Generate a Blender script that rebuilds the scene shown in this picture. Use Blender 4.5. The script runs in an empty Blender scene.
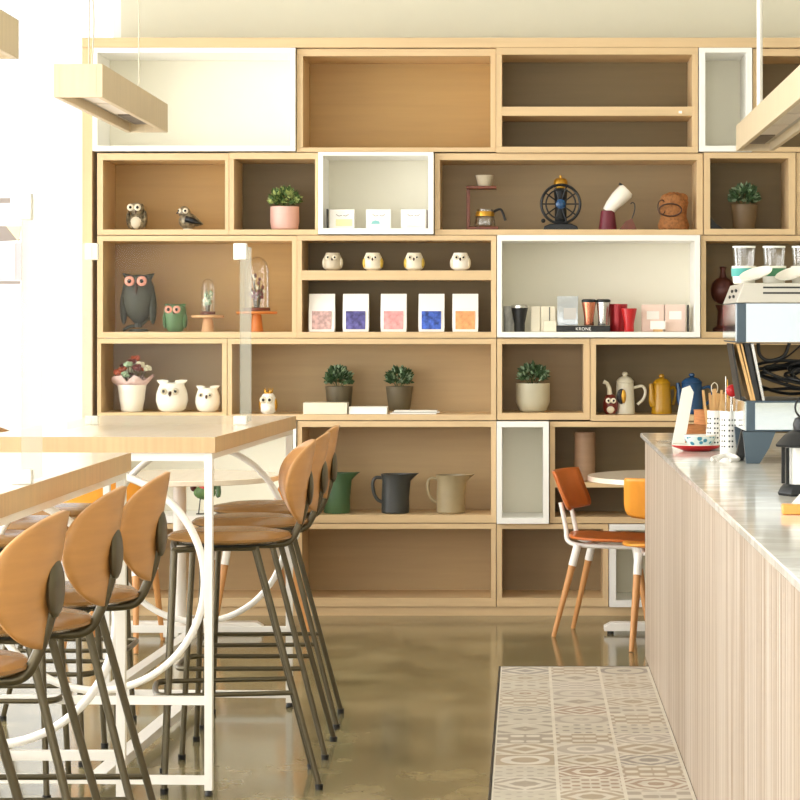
import bpy, bmesh, math, random
from mathutils import Vector, Matrix
random.seed(7)
C = bpy.context.scene.collection
PI = math.pi
F = 2400.0
def X(px, Y): return (px-526)*Y/F
def Z(py, Y): return 1.4-(py-326)*Y/F
SY = 11.586                      # front plane of the bookcase
S = SY/F                         # metres per photo pixel there

# ---------------------------------------------------------------- materials
def rgb(r, g, b):
    f = lambda c: (c/255/12.92) if c/255 <= .04045 else ((c/255+.055)/1.055)**2.4
    return (f(r), f(g), f(b), 1)
def mat(name, col, rough=.5, metal=0, var=.0, scale=(8, 8, 8), bump=0, spec=.5, coat=0, trans=0, emit=0):
    m = bpy.data.materials.new(name); m.use_nodes = True
    nt = m.node_tree; b = nt.nodes['Principled BSDF']
    b.inputs['Base Color'].default_value = col
    b.inputs['Roughness'].default_value = rough; b.inputs['Metallic'].default_value = metal
    b.inputs['Specular IOR Level'].default_value = spec
    b.inputs['Coat Weight'].default_value = coat; b.inputs['Transmission Weight'].default_value = trans
    if emit:
        b.inputs['Emission Color'].default_value = col; b.inputs['Emission Strength'].default_value = emit
    if var or bump:
        tc = nt.nodes.new('ShaderNodeTexCoord'); mp = nt.nodes.new('ShaderNodeMapping')
        mp.inputs['Scale'].default_value = scale
        n = nt.nodes.new('ShaderNodeTexNoise'); n.inputs['Scale'].default_value = 1; n.inputs['Detail'].default_value = 5
        nt.links.new(tc.outputs['Object'], mp.inputs['Vector']); nt.links.new(mp.outputs['Vector'], n.inputs['Vector'])
        if var:
            r = nt.nodes.new('ShaderNodeValToRGB')
            r.color_ramp.elements[0].position = .3; r.color_ramp.elements[1].position = .7
            r.color_ramp.elements[0].color = tuple(c*(1-var) for c in col[:3])+(1,)
            r.color_ramp.elements[1].color = tuple(min(1, c*(1+var)) for c in col[:3])+(1,)
            nt.links.new(n.outputs['Fac'], r.inputs['Fac']); nt.links.new(r.outputs['Color'], b.inputs['Base Color'])
        if bump:
            bp = nt.nodes.new('ShaderNodeBump'); bp.inputs['Strength'].default_value = bump; bp.inputs['Distance'].default_value = .003
            nt.links.new(n.outputs['Fac'], bp.inputs['Height']); nt.links.new(bp.outputs['Normal'], b.inputs['Normal'])
    return m
def glass(name, tint=(1, 1, 1, 1), f0=.06, k=.5):
    m = bpy.data.materials.new(name); m.use_nodes = True; nt = m.node_tree
    nt.nodes.remove(nt.nodes['Principled BSDF']); out = nt.nodes['Material Output']
    t = nt.nodes.new('ShaderNodeBsdfTransparent'); t.inputs['Color'].default_value = tint
    g = nt.nodes.new('ShaderNodeBsdfGlossy'); g.inputs['Roughness'].default_value = .03
    lw = nt.nodes.new('ShaderNodeLayerWeight'); lw.inputs['Blend'].default_value = .18
    ma = nt.nodes.new('ShaderNodeMath'); ma.operation = 'ADD'; ma.inputs[1].default_value = f0; ma.use_clamp = True
    mul = nt.nodes.new('ShaderNodeMath'); mul.operation = 'MULTIPLY'; mul.inputs[1].default_value = k
    mx = nt.nodes.new('ShaderNodeMixShader')
    nt.links.new(lw.outputs['Fresnel'], mul.inputs[0]); nt.links.new(mul.outputs[0], ma.inputs[0]); nt.links.new(ma.outputs[0], mx.inputs['Fac'])
    nt.links.new(t.outputs[0], mx.inputs[1]); nt.links.new(g.outputs[0], mx.inputs[2]); nt.links.new(mx.outputs[0], out.inputs['Surface'])
    return m
M = {}
M['maple'] = mat('maple_laminate', rgb(217, 188, 144), .45, var=.06, scale=(1.5, 6, 40))
M['maple_v'] = mat('maple_laminate_upright', rgb(217, 188, 144), .45, var=.06, scale=(40, 6, 1.5))
M['mid_back'] = mat('mid_back_board', rgb(158, 136, 100), .5, var=.05, scale=(2, 6, 30))  # back boards come in four tones, assigned cubby by cubby
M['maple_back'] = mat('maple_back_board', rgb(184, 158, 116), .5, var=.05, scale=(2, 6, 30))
M['dark_back'] = mat('dark_back_board', rgb(124, 106, 70), .5, var=.05, scale=(2, 6, 30))
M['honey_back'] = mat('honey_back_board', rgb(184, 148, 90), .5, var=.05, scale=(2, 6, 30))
M['white_paint'] = mat('white_lacquer', rgb(250, 249, 244), .4, var=.01)
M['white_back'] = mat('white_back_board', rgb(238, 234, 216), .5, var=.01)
M['table_wood'] = mat('pale_table_wood', rgb(246, 232, 212), .22, var=.03, scale=(40, 2, 40), coat=.3)
M['table_edge'] = mat('table_edge_wood', rgb(206, 174, 130), .4, var=.08, scale=(60, 60, 2))
M['lamp_wood'] = mat('lamp_wood', rgb(216, 198, 166), .5, var=.05, scale=(60, 60, 3))
M['ply'] = mat('oak_plywood', rgb(188, 136, 78), .33, var=.12, scale=(4, 4, 34))
M['ply_seat'] = mat('oak_plywood_seat', rgb(150, 110, 62), .25, var=.08, scale=(3, 24, 3))
M['bronze'] = mat('dark_bronze_metal', rgb(88, 80, 60), .35, .6)
M['black'] = mat('black_plastic', rgb(24, 24, 24), .45)
M['black_metal'] = mat('black_metal', rgb(34, 36, 38), .4, .4)
M['white_metal'] = mat('white_metal', rgb(244, 241, 234), .35)
M['orange_ply'] = mat('orange_plywood', rgb(196, 104, 40), .35, var=.07, scale=(20, 20, 3))
M['amber_ply'] = mat('amber_plywood', rgb(240, 160, 60), .35, var=.05, scale=(20, 20, 3))
M['leg_wood'] = mat('oak_leg', rgb(204, 146, 88), .4, var=.08, scale=(30, 30, 3))
M['wall'] = mat('wall_paint', rgb(222, 220, 202), .8, var=.01)
M['ceiling'] = mat('ceiling_paint', rgb(240, 238, 232), .9)
M['leaf'] = mat('leaf_green', rgb(86, 116, 62), .5, var=.3, scale=(60, 60, 60))
M['leaf_light'] = mat('leaf_yellow_green', rgb(170, 184, 110), .5, var=.2, scale=(60, 60, 60))
M['leaf_dark'] = mat('leaf_dark_green', rgb(70, 98, 62), .5, var=.3, scale=(60, 60, 60))
M['leaf_grey'] = mat('leaf_grey_green', rgb(160, 184, 150), .5, var=.2, scale=(60, 60, 60))
M['soil'] = mat('soil', rgb(60, 44, 32), .9)
M['pink_pot'] = mat('pink_ceramic', rgb(226, 182, 170), .5)
M['brown_pot'] = mat('brown_ceramic', rgb(112, 92, 66), .5, var=.08)
M['olive_pot'] = mat('olive_grey_ceramic', rgb(98, 88, 66), .5, var=.08)
M['cream'] = mat('cream_ceramic', rgb(236, 228, 205), .3, var=.04, scale=(20, 20, 20))
M['grey_pot'] = mat('pale_grey_ceramic', rgb(196, 190, 165), .4, var=.03)
M['white_cer'] = mat('white_ceramic', rgb(245, 240, 228), .2)
M['yellow_cer'] = mat('yellow_ceramic', rgb(222, 190, 84), .3)
M['grey_cer'] = mat('grey_ceramic', rgb(202, 190, 165), .3)
M['gold'] = mat('gold_paint', rgb(200, 150, 55), .3, .7)
M['red_trim'] = mat('red_brown_glaze', rgb(120, 40, 28), .35)
M['eye_black'] = mat('eye_black', rgb(20, 18, 16), .2)
M['eye_white'] = mat('eye_white', rgb(222, 212, 188), .4)
M['eye_pink'] = mat('eye_pink', rgb(220, 150, 130), .5)
M['owl_dark'] = mat('dark_green_wood', rgb(62, 62, 48), .6, var=.3, scale=(30, 30, 60), bump=.5)
M['owl_green'] = mat('green_ceramic_feathers', rgb(88, 122, 78), .5, var=.3, scale=(50, 50, 50))
M['owl_silver'] = mat('silver_grey_glaze', rgb(128, 116, 92), .35, .2, var=.75, scale=(60, 60, 60))
M['paper'] = mat('white_paper', rgb(250, 248, 242), .7)
M['paper_grey'] = mat('grey_printed_paper', rgb(206, 204, 200), .7)
M['card_yel'] = mat('pale_yellow_print', rgb(238, 230, 180), .7)
M['card_blue'] = mat('pale_blue_print', rgb(140, 200, 200), .7)
M['card_pink'] = mat('pale_pink_print', rgb(240, 214, 200), .7)
M['ink'] = mat('grey_ink', rgb(150, 140, 135), .7)
M['label_mauve'] = mat('mauve_print', rgb(205, 170, 165), .7, var=.35, scale=(50, 50, 50))
M['label_navy'] = mat('navy_violet_print', rgb(92, 88, 150), .7, var=.6, scale=(45, 45, 45))
M['label_pink'] = mat('pink_print', rgb(238, 165, 165), .7, var=.25, scale=(45, 45, 45))
M['label_blue'] = mat('blue_print', rgb(62, 92, 180), .7, var=.8, scale=(40, 40, 40))
M['label_orange'] = mat('orange_print', rgb(238, 168, 112), .7, var=.2, scale=(45, 45, 45))
M['copper'] = mat('copper', rgb(205, 130, 100), .25, .8)
M['copper_wood'] = mat('red_walnut', rgb(112, 58, 38), .4, var=.2, scale=(30, 30, 30))
M['steel'] = mat('brushed_steel', rgb(196, 194, 188), .22, .9)
M['mirror'] = mat('polished_steel', rgb(222, 230, 232), .07, 1)
M['satin'] = mat('satin_steel', rgb(196, 192, 182), .45, .5)
M['slate'] = mat('blue_grey_panel', rgb(70, 86, 98), .4, .2)
M['silver_foil'] = mat('silver_foil', rgb(190, 196, 200), .28, .7, bump=.8, scale=(60, 60, 60))
M['red'] = mat('red_enamel', rgb(190, 26, 30), .3)
M['red2'] = mat('crimson_steel', rgb(168, 36, 44), .3, .3)
M['pot_white'] = mat('off_white_enamel', rgb(222, 216, 196), .3)
M['marble_cup'] = mat('marbled_ceramic', rgb(205, 205, 200), .3, var=.25, scale=(40, 40, 20))
M['burgundy'] = mat('burgundy_plastic', rgb(108, 30, 48), .4)
M['burlap'] = mat('brown_burlap', rgb(150, 98, 52), .8, var=.3, scale=(80, 80, 80), bump=.6)
M['brown_dark'] = mat('dark_brown', rgb(70, 42, 26), .6)
M['rust'] = mat('dark_red_brown_metal', rgb(74, 32, 26), .4, .3)
M['green_jug'] = mat('green_stoneware', rgb(72, 104, 70), .4, var=.12)
M['dark_jug'] = mat('charcoal_stoneware', rgb(58, 60, 58), .4, var=.1)
M['moss_jug'] = mat('moss_beige_stoneware', rgb(158, 142, 108), .4, var=.12, scale=(5, 5, 8))
M['brown_vase'] = mat('brown_stoneware', rgb(158, 126, 98), .6, var=.12, scale=(4, 4, 30))
M['mustard'] = mat('mustard_enamel', rgb(178, 132, 24), .25)
M['blue_enamel'] = mat('blue_enamel', rgb(34, 74, 116), .25)
M['orange_wood'] = mat('orange_teak', rgb(206, 120, 50), .45, var=.12, scale=(30, 30, 3))
M['pine'] = mat('pale_pine', rgb(216, 170, 122), .5, var=.1, scale=(30, 30, 3))
M['pink_wrap'] = mat('pink_tissue', rgb(232, 200, 194), .7)
M['flower_or'] = mat('orange_petal', rgb(196, 92, 52), .6, var=.3, scale=(50, 50, 50))
M['flower_wh'] = mat('cream_petal', rgb(226, 222, 196), .6)
M['flower_dk'] = mat('dark_red_petal', rgb(110, 44, 38), .6)
M['stem'] = mat('dry_stem', rgb(92, 80, 52), .7)
M['clear'] = glass('clear_glass')
M['window_glass'] = glass('window_glass', f0=.03)
M['dimming_glass'] = glass('dimming_tinted_glass', (.45, .452, .45, 1), .02)  # tint added to dim the sky brightness behind two windows
M['acrylic'] = glass('clear_acrylic', (.975, .98, .96, 1), .002, .22)
M['acrylic_edge'] = glass('frosted_acrylic_edge', (.93, .95, .9, 1), .05)
def frost(name, col, f, tint):
    m = bpy.data.materials.new(name); m.use_nodes = True; nt = m.node_tree
    nt.nodes.remove(nt.nodes['Principled BSDF']); out = nt.nodes['Material Output']
    t = nt.nodes.new('ShaderNodeBsdfTransparent'); t.inputs['Color'].default_value = tint; d = nt.nodes.new('ShaderNodeBsdfDiffuse'); d.inputs['Color'].default_value = col
    tr = nt.nodes.new('ShaderNodeBsdfTranslucent'); tr.inputs['Color'].default_value = col
    a = nt.nodes.new('ShaderNodeMixShader'); b_ = nt.nodes.new('ShaderNodeMixShader'); b_.inputs[0].default_value = f
    nt.links.new(d.outputs[0], a.inputs[1]); nt.links.new(tr.outputs[0], a.inputs[2]); nt.links.new(t.outputs[0], b_.inputs[1]); nt.links.new(a.outputs[0], b_.inputs[2]); nt.links.new(b_.outputs[0], out.inputs['Surface'])
    return m
M['acrylic_edge'] = frost('hazy_acrylic', rgb(236, 236, 226), .22, (.86, .87, .85, 1))
M['rattan'] = mat('rattan', rgb(190, 124, 72), .6, var=.2, scale=(20, 20, 120), bump=.6)
M['teal'] = mat('teal_band', rgb(70, 168, 160), .5)
M['green_band'] = mat('green_band', rgb(72, 142, 98), .5)
M['stick'] = mat('birch_stick', rgb(220, 176, 116), .6, var=.08, scale=(60, 60, 5))
M['orange_pl'] = mat('orange_plastic', rgb(248, 168, 84), .5)
M['frosted'] = mat('frosted_glass', rgb(236, 236, 230), .5)
M['diffuser'] = mat('lamp_diffuser', rgb(238, 228, 215), .6)
M['grey_panel'] = mat('grey_louvre_panel', rgb(120, 110, 100), .5)
M['pink_print'] = mat('dusty_pink_print', rgb(216, 184, 190), .7)
M['wire'] = mat('grey_wire', rgb(200, 192, 170), .5)

def pattern_mat(name, c1, c2, sc):      # blue and white glaze for the bowl
    m = mat(name, c1, .25); nt = m.node_tree; b = nt.nodes['Principled BSDF']
    tc = nt.nodes.new('ShaderNodeTexCoord'); v = nt.nodes.new('ShaderNodeTexVoronoi'); v.inputs['Scale'].default_value = sc
    r = nt.nodes.new('ShaderNodeValToRGB'); r.color_ramp.elements[0].position = .35; r.color_ramp.elements[1].position = .5
    r.color_ramp.elements[0].color = c2; r.color_ramp.elements[1].color = c1
    nt.links.new(tc.outputs['Object'], v.inputs['Vector']); nt.links.new(v.outputs['Distance'], r.inputs['Fac']); nt.links.new(r.outputs['Color'], b.inputs['Base Color'])
    return m
M['bowl'] = pattern_mat('blue_white_glaze', rgb(214, 230, 228), rgb(70, 140, 165), 48)

# marble worktop
m = mat('white_marble', rgb(240, 238, 230), .1, spec=.3); M['marble'] = m
nt = m.node_tree; b = nt.nodes['Principled BSDF']
tc = nt.nodes.new('ShaderNodeTexCoord'); mp = nt.nodes.new('ShaderNodeMapping'); mp.inputs['Rotation'].default_value = (0, 0, .5); mp.inputs['Scale'].default_value = (1, 2.4, 1)
n = nt.nodes.new('ShaderNodeTexNoise'); n.inputs['Scale'].default_value = 1.6; n.inputs['Detail'].default_value = 8; n.inputs['Distortion'].default_value = 1.6
r = nt.nodes.new('ShaderNodeValToRGB'); e = r.color_ramp.elements
e[0].position = .35; e[0].color = rgb(246, 243, 234); e[1].position = .62; e[1].color = rgb(250, 248, 242)
k = r.color_ramp.elements.new(.5); k.color = rgb(226, 223, 214)
nt.links.new(tc.outputs['Object'], mp.inputs['Vector']); nt.links.new(mp.outputs['Vector'], n.inputs['Vector'])
nt.links.new(n.outputs['Fac'], r.inputs['Fac']); nt.links.new(r.outputs['Color'], b.inputs['Base Color'])

# reeded counter front: fine upright strips
m = mat('reeded_oak', rgb(222, 196, 168), .5); M['reeded'] = m
nt = m.node_tree; b = nt.nodes['Principled BSDF']
tc = nt.nodes.new('ShaderNodeTexCoord'); mp = nt.nodes.new('ShaderNodeMapping'); mp.inputs['Scale'].default_value = (1, 14, .25)
n = nt.nodes.new('ShaderNodeTexNoise'); n.inputs['Scale'].default_value = 3; n.inputs['Detail'].default_value = 6
r = nt.nodes.new('ShaderNodeValToRGB'); r.color_ramp.elements[0].position = .3; r.color_ramp.elements[1].position = .72
r.color_ramp.elements[0].color = rgb(156, 134, 110); r.color_ramp.elements[1].color = rgb(204, 192, 178)
w = nt.nodes.new('ShaderNodeTexWave'); w.bands_direction = 'Y'; w.inputs['Scale'].default_value = 11; w.inputs['Distortion'].default_value = .3
bp = nt.nodes.new('ShaderNodeBump'); bp.inputs['Strength'].default_value = .35; bp.inputs['Distance'].default_value = .004
nt.links.new(tc.outputs['Object'], mp.inputs['Vector']); nt.links.new(mp.outputs['Vector'], n.inputs['Vector']); nt.links.new(n.outputs['Fac'], r.inputs['Fac'])
nt.links.new(r.outputs['Color'], b.inputs['Base Color']); nt.links.new(tc.outputs['Object'], w.inputs['Vector'])
nt.links.new(w.outputs['Fac'], bp.inputs['Height']); nt.links.new(bp.outputs['Normal'], b.inputs['Normal'])

# polished concrete
m = mat('polished_concrete', rgb(150, 134, 100), .1, coat=.0); M['concrete'] = m
nt = m.node_tree; b = nt.nodes['Principled BSDF']
tc = nt.nodes.new('ShaderNodeTexCoord'); mp = nt.nodes.new('ShaderNodeMapping'); mp.inputs['Scale'].default_value = (1.2, 1.0, 1)
n = nt.nodes.new('ShaderNodeTexNoise'); n.inputs['Scale'].default_value = 3.0; n.inputs['Detail'].default_value = 6; n.inputs['Distortion'].default_value = 0; n.inputs['Roughness'].default_value = .6
r = nt.nodes.new('ShaderNodeValToRGB'); e = r.color_ramp.elements
e[0].position = .24; e[0].color = rgb(96, 90, 60); e[1].position = .78; e[1].color = rgb(162, 150, 112)
k = r.color_ramp.elements.new(.5); k.color = rgb(128, 118, 84)
nt.links.new(tc.outputs['Object'], mp.inputs['Vector']); nt.links.new(mp.outputs['Vector'], n.inputs['Vector']); nt.links.new(n.outputs['Fac'], r.inputs['Fac'])
nt.links.new(r.outputs['Color'], b.inputs['Base Color'])
mr = nt.nodes.new('ShaderNodeMapRange'); mr.inputs['To Min'].default_value = .11; mr.inputs['To Max'].default_value = .15
nt.links.new(n.outputs['Fac'], mr.inputs['Value']); nt.links.new(mr.outputs[0], b.inputs['Roughness'])
n2 = nt.nodes.new('ShaderNodeTexNoise'); n2.inputs['Scale'].default_value = 5; bp = nt.nodes.new('ShaderNodeBump'); bp.inputs['Strength'].default_value = .012; bp.inputs['Distance'].default_value = .01
nt.links.new(tc.outputs['Object'], n2.inputs['Vector']); nt.links.new(n2.outputs['Fac'], bp.inputs['Height']); 

# patterned cement tiles, 20 cm, a different ornament per tile
m = mat('patterned_tiles', rgb(205, 192, 172), .45); M['tiles'] = m
nt = m.node_tree; N = nt.nodes; L = nt.links; b = N['Principled BSDF']
def nd(t, **kw):
    o = N.new(t)
    for a, v in kw.items(): setattr(o, a, v)
    return o
def mth(op, a, bb=None, c=None):
    o = nd('ShaderNodeMath', operation=op)
    for i, v in enumerate((a, bb, c)):
        if v is None: continue
        if isinstance(v, (int, float)): o.inputs[i].default_value = v
        else: L.new(v, o.inputs[i])
    return o.outputs[0]
tc = nd('ShaderNodeTexCoord'); sp = nd('ShaderNodeSeparateXYZ'); L.new(tc.outputs['Object'], sp.inputs[0])
u = mth('DIVIDE', sp.outputs[0], .2); v = mth('DIVIDE', sp.outputs[1], .2)
fu, fv = mth('FLOOR', u), mth('FLOOR', v)
lu = mth('ABSOLUTE', mth('SUBTRACT', mth('MULTIPLY', mth('SUBTRACT', u, fu), 2), 1)); lv = mth('ABSOLUTE', mth('SUBTRACT', mth('MULTIPLY', mth('SUBTRACT', v, fv), 2), 1))
cb = nd('ShaderNodeCombineXYZ'); L.new(fu, cb.inputs[0]); L.new(fv, cb.inputs[1])
wn = nd('ShaderNodeTexWhiteNoise', noise_dimensions='2D'); L.new(cb.outputs[0], wn.inputs['Vector'])
r1 = wn.outputs['Value']; sc = nd('ShaderNodeSeparateColor'); L.new(wn.outputs['Color'], sc.inputs[0]); r2, r3 = sc.outputs[1], sc.outputs[2]
rad = mth('SQRT', mth('ADD', mth('MULTIPLY', lu, lu), mth('MULTIPLY', lv, lv)))
kk = mth('ADD', mth('MULTIPLY', r2, 6), 5)
p1 = mth('SINE', mth('MULTIPLY', rad, kk))
p2 = mth('SINE', mth('MULTIPLY', mth('ADD', lu, lv), kk))
p3 = mth('SINE', mth('ADD', mth('MULTIPLY', mth('MULTIPLY', lu, lv), 14), mth('MULTIPLY', mth('MAXIMUM', lu, lv), kk)))
p4 = mth('MULTIPLY', mth('SINE', mth('MULTIPLY', lu, kk)), mth('COSINE', mth('MULTIPLY', lv, kk)))
g1 = mth('LESS_THAN', r1, .25); g2 = mth('LESS_THAN', r1, .5); g3 = mth('LESS_THAN', r1, .75)
def sel(g, a, bb):
    o = nd('ShaderNodeMix'); L.new(g, o.inputs['Factor']); L.new(bb, o.inputs[2]); L.new(a, o.inputs[3]); return o.outputs[0]
p = sel(g1, p1, sel(g2, p2, sel(g3, p3, p4)))
th = mth('SUBTRACT', mth('MULTIPLY', r3, 1.0), .3)
pm = nd('ShaderNodeMapRange'); L.new(mth('SUBTRACT', p, th), pm.inputs['Value']); pm.inputs['From Min'].default_value = -.12; pm.inputs['From Max'].default_value = .12
cr = nd('ShaderNodeValToRGB'); L.new(r2, cr.inputs['Fac']); cr.color_ramp.interpolation = 'CONSTANT'
e = cr.color_ramp.elements; e[0].position = 0; e[0].color = rgb(168, 156, 138); e[1].position = .28; e[1].color = rgb(176, 156, 126)
for ps, cc in ((.48, rgb(150, 142, 134)), (.66, rgb(190, 180, 168)), (.86, rgb(166, 134, 106))):
    k = e.new(ps); k.color = cc
cr2 = nd('ShaderNodeValToRGB'); L.new(r3, cr2.inputs['Fac']); e = cr2.color_ramp.elements
e[0].color = rgb(230, 224, 212); e[1].color = rgb(214, 208, 192)
mx = nd('ShaderNodeMix', data_type='RGBA'); L.new(mth('MULTIPLY', pm.outputs[0], .8), mx.inputs['Factor']); L.new(cr2.outputs[0], mx.inputs[6]); L.new(cr.outputs[0], mx.inputs[7])
gr = mth('GREATER_THAN', mth('MAXIMUM', lu, lv), .945)
mx2 = nd('ShaderNodeMix', data_type='RGBA'); L.new(gr, mx2.inputs['Factor']); L.new(mx.outputs[2], mx2.inputs[6]); mx2.inputs[7].default_value = rgb(236, 230, 216)
nz = nd('ShaderNodeTexNoise'); nz.inputs['Scale'].default_value = 12; L.new(tc.outputs['Object'], nz.inputs['Vector'])
mx3 = nd('ShaderNodeMix', data_type='RGBA', blend_type='MULTIPLY'); mx3.inputs['Factor'].default_value = .3; L.new(mx2.outputs[2], mx3.inputs[6]); L.new(nz.outputs['Fac'], mx3.inputs[7])
L.new(mx3.outputs[2], b.inputs['Base Color'])

# ---------------------------------------------------------------- mesh helpers
class MB:
    def __init__(self): self.bm = bmesh.new(); self.T = Matrix.Identity(4)
    def _f(self, vs, m, sm=True):
        try:
            f = self.bm.faces.new(vs); f.material_index = m; f.smooth = sm; return f
        except ValueError: return None
    def v(self, p): return self.bm.verts.new(self.T @ Vector(p))
    def box(self, x0, x1, y0, y1, z0, z1, m=0):
        q = [self.v((x, y, z)) for z in (z0, z1) for y in (y0, y1) for x in (x0, x1)]
        for i in ((0, 2, 3, 1), (4, 5, 7, 6), (0, 1, 5, 4), (2, 6, 7, 3), (0, 4, 6, 2), (1, 3, 7, 5)): self._f([q[j] for j in i], m, False)
        return self
    def prism(self, poly, y0, y1, m=0):        # poly in x,z
        a = [self.v((x, y0, z)) for x, z in poly]; c = [self.v((x, y1, z)) for x, z in poly]; n = len(poly)
        self._f(a, m, False); self._f(c[::-1], m, False)
        for i in range(n): self._f([a[i], c[i], c[(i+1) % n], a[(i+1) % n]], m, False)
        return self
    def lathe(self, prof, c=(0, 0, 0), seg=28, m=0, sy=1.0, fn=None):
        rings = []
        for r, z in prof:
            if r < 1e-6: rings.append([self.v((c[0], c[1], c[2]+z))])
            else:
                ring = []
                for i in range(seg):
                    a = 2*PI*i/seg; p = [r*math.cos(a), r*math.sin(a)*sy, z]
                    if fn: p = fn(p, a)
                    ring.append(self.v((c[0]+p[0], c[1]+p[1], c[2]+p[2])))
                rings.append(ring)
        for A, B in zip(rings, rings[1:]):
            for i in range(seg):
                j = (i+1) % seg
                if len(A) == 1 and len(B) > 1: self._f([A[0], B[i], B[j]], m)
                elif len(B) == 1 and len(A) > 1: self._f([A[i], A[j], B[0]], m)
                elif len(A) > 1: self._f([A[i], A[j], B[j], B[i]], m)
        if len(rings[0]) > 1: self._f(rings[0][::-1], m, False)
        if len(rings[-1]) > 1: self._f(rings[-1], m, False)
        return self
    def ball(self, c, r, m=0, seg=16):
        if isinstance(r, (int, float)): r = (r, r, r)
        n = 9; old = self.T
        self.T = old @ Matrix.Translation(c) @ Matrix.Diagonal((r[0], r[1], r[2], 1))
        self.lathe([(math.sin(PI*i/n), -math.cos(PI*i/n)) if 0 < i < n else (0, -1 if i == 0 else 1) for i in range(n+1)], seg=seg, m=m)
        self.T = old; return self
    def tube(self, pts, r, seg=10, closed=False, m=0):
        P = [Vector(p) for p in pts]; n = len(P); R = r if isinstance(r, (list, tuple)) else [r]*n
        rings = []; prev = None
        for i, p in enumerate(P):
            if closed: t = (P[(i+1) % n]-P[i-1])
            else: t = P[min(i+1, n-1)]-P[max(i-1, 0)]
            t.normalize()
            if prev is None:
                a = Vector((0, 0, 1)) if abs(t.z) < .9 else Vector((1, 0, 0)); prev = a.cross(t).normalized()
            nn = (prev - t*prev.dot(t)).normalized(); prev = nn; bb = t.cross(nn)
            rings.append([self.v(p+(nn*math.cos(2*PI*k/seg)+bb*math.sin(2*PI*k/seg))*R[i]) for k in range(seg)])
        for i in range(n if closed else n-1):
            A, B = rings[i], rings[(i+1) % n]
            for k in range(seg): self._f([A[k], A[(k+1) % seg], B[(k+1) % seg], B[k]], m)
        if not closed: self._f(rings[0][::-1], m, False); self._f(rings[-1], m, False)
        return self
    def bar(self, a, c, w, h=None, m=0):        # square bar between two points
        h = h or w; a, c = Vector(a), Vector(c); t = (c-a).normalized()
        up = Vector((0, 0, 1)) if abs(t.z) < .95 else Vector((0, 1, 0)); s = t.cross(up).normalized(); up = s.cross(t)
        q = [self.v(p+s*i*w/2+up*j*h/2) for p in (a, c) for i, j in ((-1, -1), (1, -1), (1, 1), (-1, 1))]
        for i in ((0, 1, 2, 3), (7, 6, 5, 4), (0, 4, 5, 1), (1, 5, 6, 2), (2, 6, 7, 3), (3, 7, 4, 0)): self._f([q[j] for j in i], m, False)
        return self
    def build(self, name, mats, parent=None, loc=(0, 0, 0), rot=(0, 0, 0), bevel=0, solid=0, subsurf=0):
        if not isinstance(mats, (list, tuple)): mats = [mats]
        bmesh.ops.recalc_face_normals(self.bm, faces=self.bm.faces[:])
        me = bpy.data.meshes.new(name); self.bm.to_mesh(me); self.bm.free()
        for k in mats: me.materials.append(M[k] if isinstance(k, str) else k)
        me.set_sharp_from_angle(angle=math.radians(38))
        o = bpy.data.objects.new(name, me); C.objects.link(o); o.location = loc; o.rotation_euler = rot
        if parent: o.parent = parent
        if solid:
            s = o.modifiers.new('thickness', 'SOLIDIFY'); s.thickness = solid; s.offset = 0
        if subsurf:
            s = o.modifiers.new('smooth', 'SUBSURF'); s.levels = subsurf; s.render_levels = subsurf
        if bevel:
            s = o.modifiers.new('edge', 'BEVEL'); s.width = bevel; s.segments = 2; s.limit_method = 'ANGLE'
        return o
def tag(o, label, cat, group=None):
    o['label'] = label; o['category'] = cat
    if group: o['group'] = group
    return o
def thing(name, label, cat, loc=(0, 0, 0), rz=0, group=None):
    o = bpy.data.objects.new(name, None); C.objects.link(o); o.location = loc; o.rotation_euler = (0, 0, rz); o.empty_display_size = .1
    return tag(o, label, cat, group)
def struct(o): o['kind'] = 'structure'; return o
def copy_tree(o, parent=None):
    c = o.copy(); C.objects.link(c)
    if parent: c.parent = parent
    for ch in list(o.children): copy_tree(ch, c)
    return c
def arc(cx, cz, r, a0, a1, n, y=0): return [(cx+r*math.cos(a0+(a1-a0)*i/n), y, cz+r*math.sin(a0+(a1-a0)*i/n)) for i in range(n+1)]
def smooth_path(pts, n=8):               # Catmull-Rom
    P = [Vector(p) for p in pts]; P = [P[0]*2-P[1]]+P+[P[-1]*2-P[-2]]; out = []
    for i in range(1, len(P)-2):
        for k in range(n):
            t = k/n; a, b_, c, d = P[i-1], P[i], P[i+1], P[i+2]
            out.append(.5*((2*b_)+(c-a)*t+(2*a-5*b_+4*c-d)*t*t+(3*b_-a-3*c+d)*t**3))
    out.append(P[-2]); return out

# ---------------------------------------------------------------- the room
XL, XR, YB, YF, ZC = -3.3, 3.2, 11.98, -2.2, 3.6
struct(MB().box(XL-.2, XR+.2, YF-.2, YB+.2, -.1, 0).build('floor', 'concrete'))
struct(MB().box(0, .606, -1.2+.0, 9.82, 0, .004).build('floor_tiles', 'tiles', loc=(-.103, 0, 0)))
bpy.data.objects['floor_tiles'].location = (-.103, .02, 0)
struct(MB().box(XL-.2, XR+.2, YF-.2, YB+.2, ZC, ZC+.1).build('ceiling', 'ceiling'))
struct(MB().box(-.112, -.1035, -1.18, 9.845, 0, .005).build('trim_1', 'black_metal'))
struct(MB().box(-.1035, .503, 9.8405, 9.847, 0, .005).build('trim_2', 'black_metal'))
WB = X(121, YB)
g = MB(); g.box(WB, XR+.2, YB, YB+.2, 0, ZC); g.box(XL-.2, WB, YB, YB+.2, 3.35, ZC); g.box(XL-.2, WB, YB, YB+.2, 0, .12); struct(g.build('wall_back', 'wall'))
struct(MB().box(XR, XR+.2, YF, YB, 0, ZC).build('wall_right', 'wall'))
g = MB(); g.box(XL-.2, XL, YF, YB, 0, .3); g.box(XL-.2, XL, YF, YB, 3.3, ZC)
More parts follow.
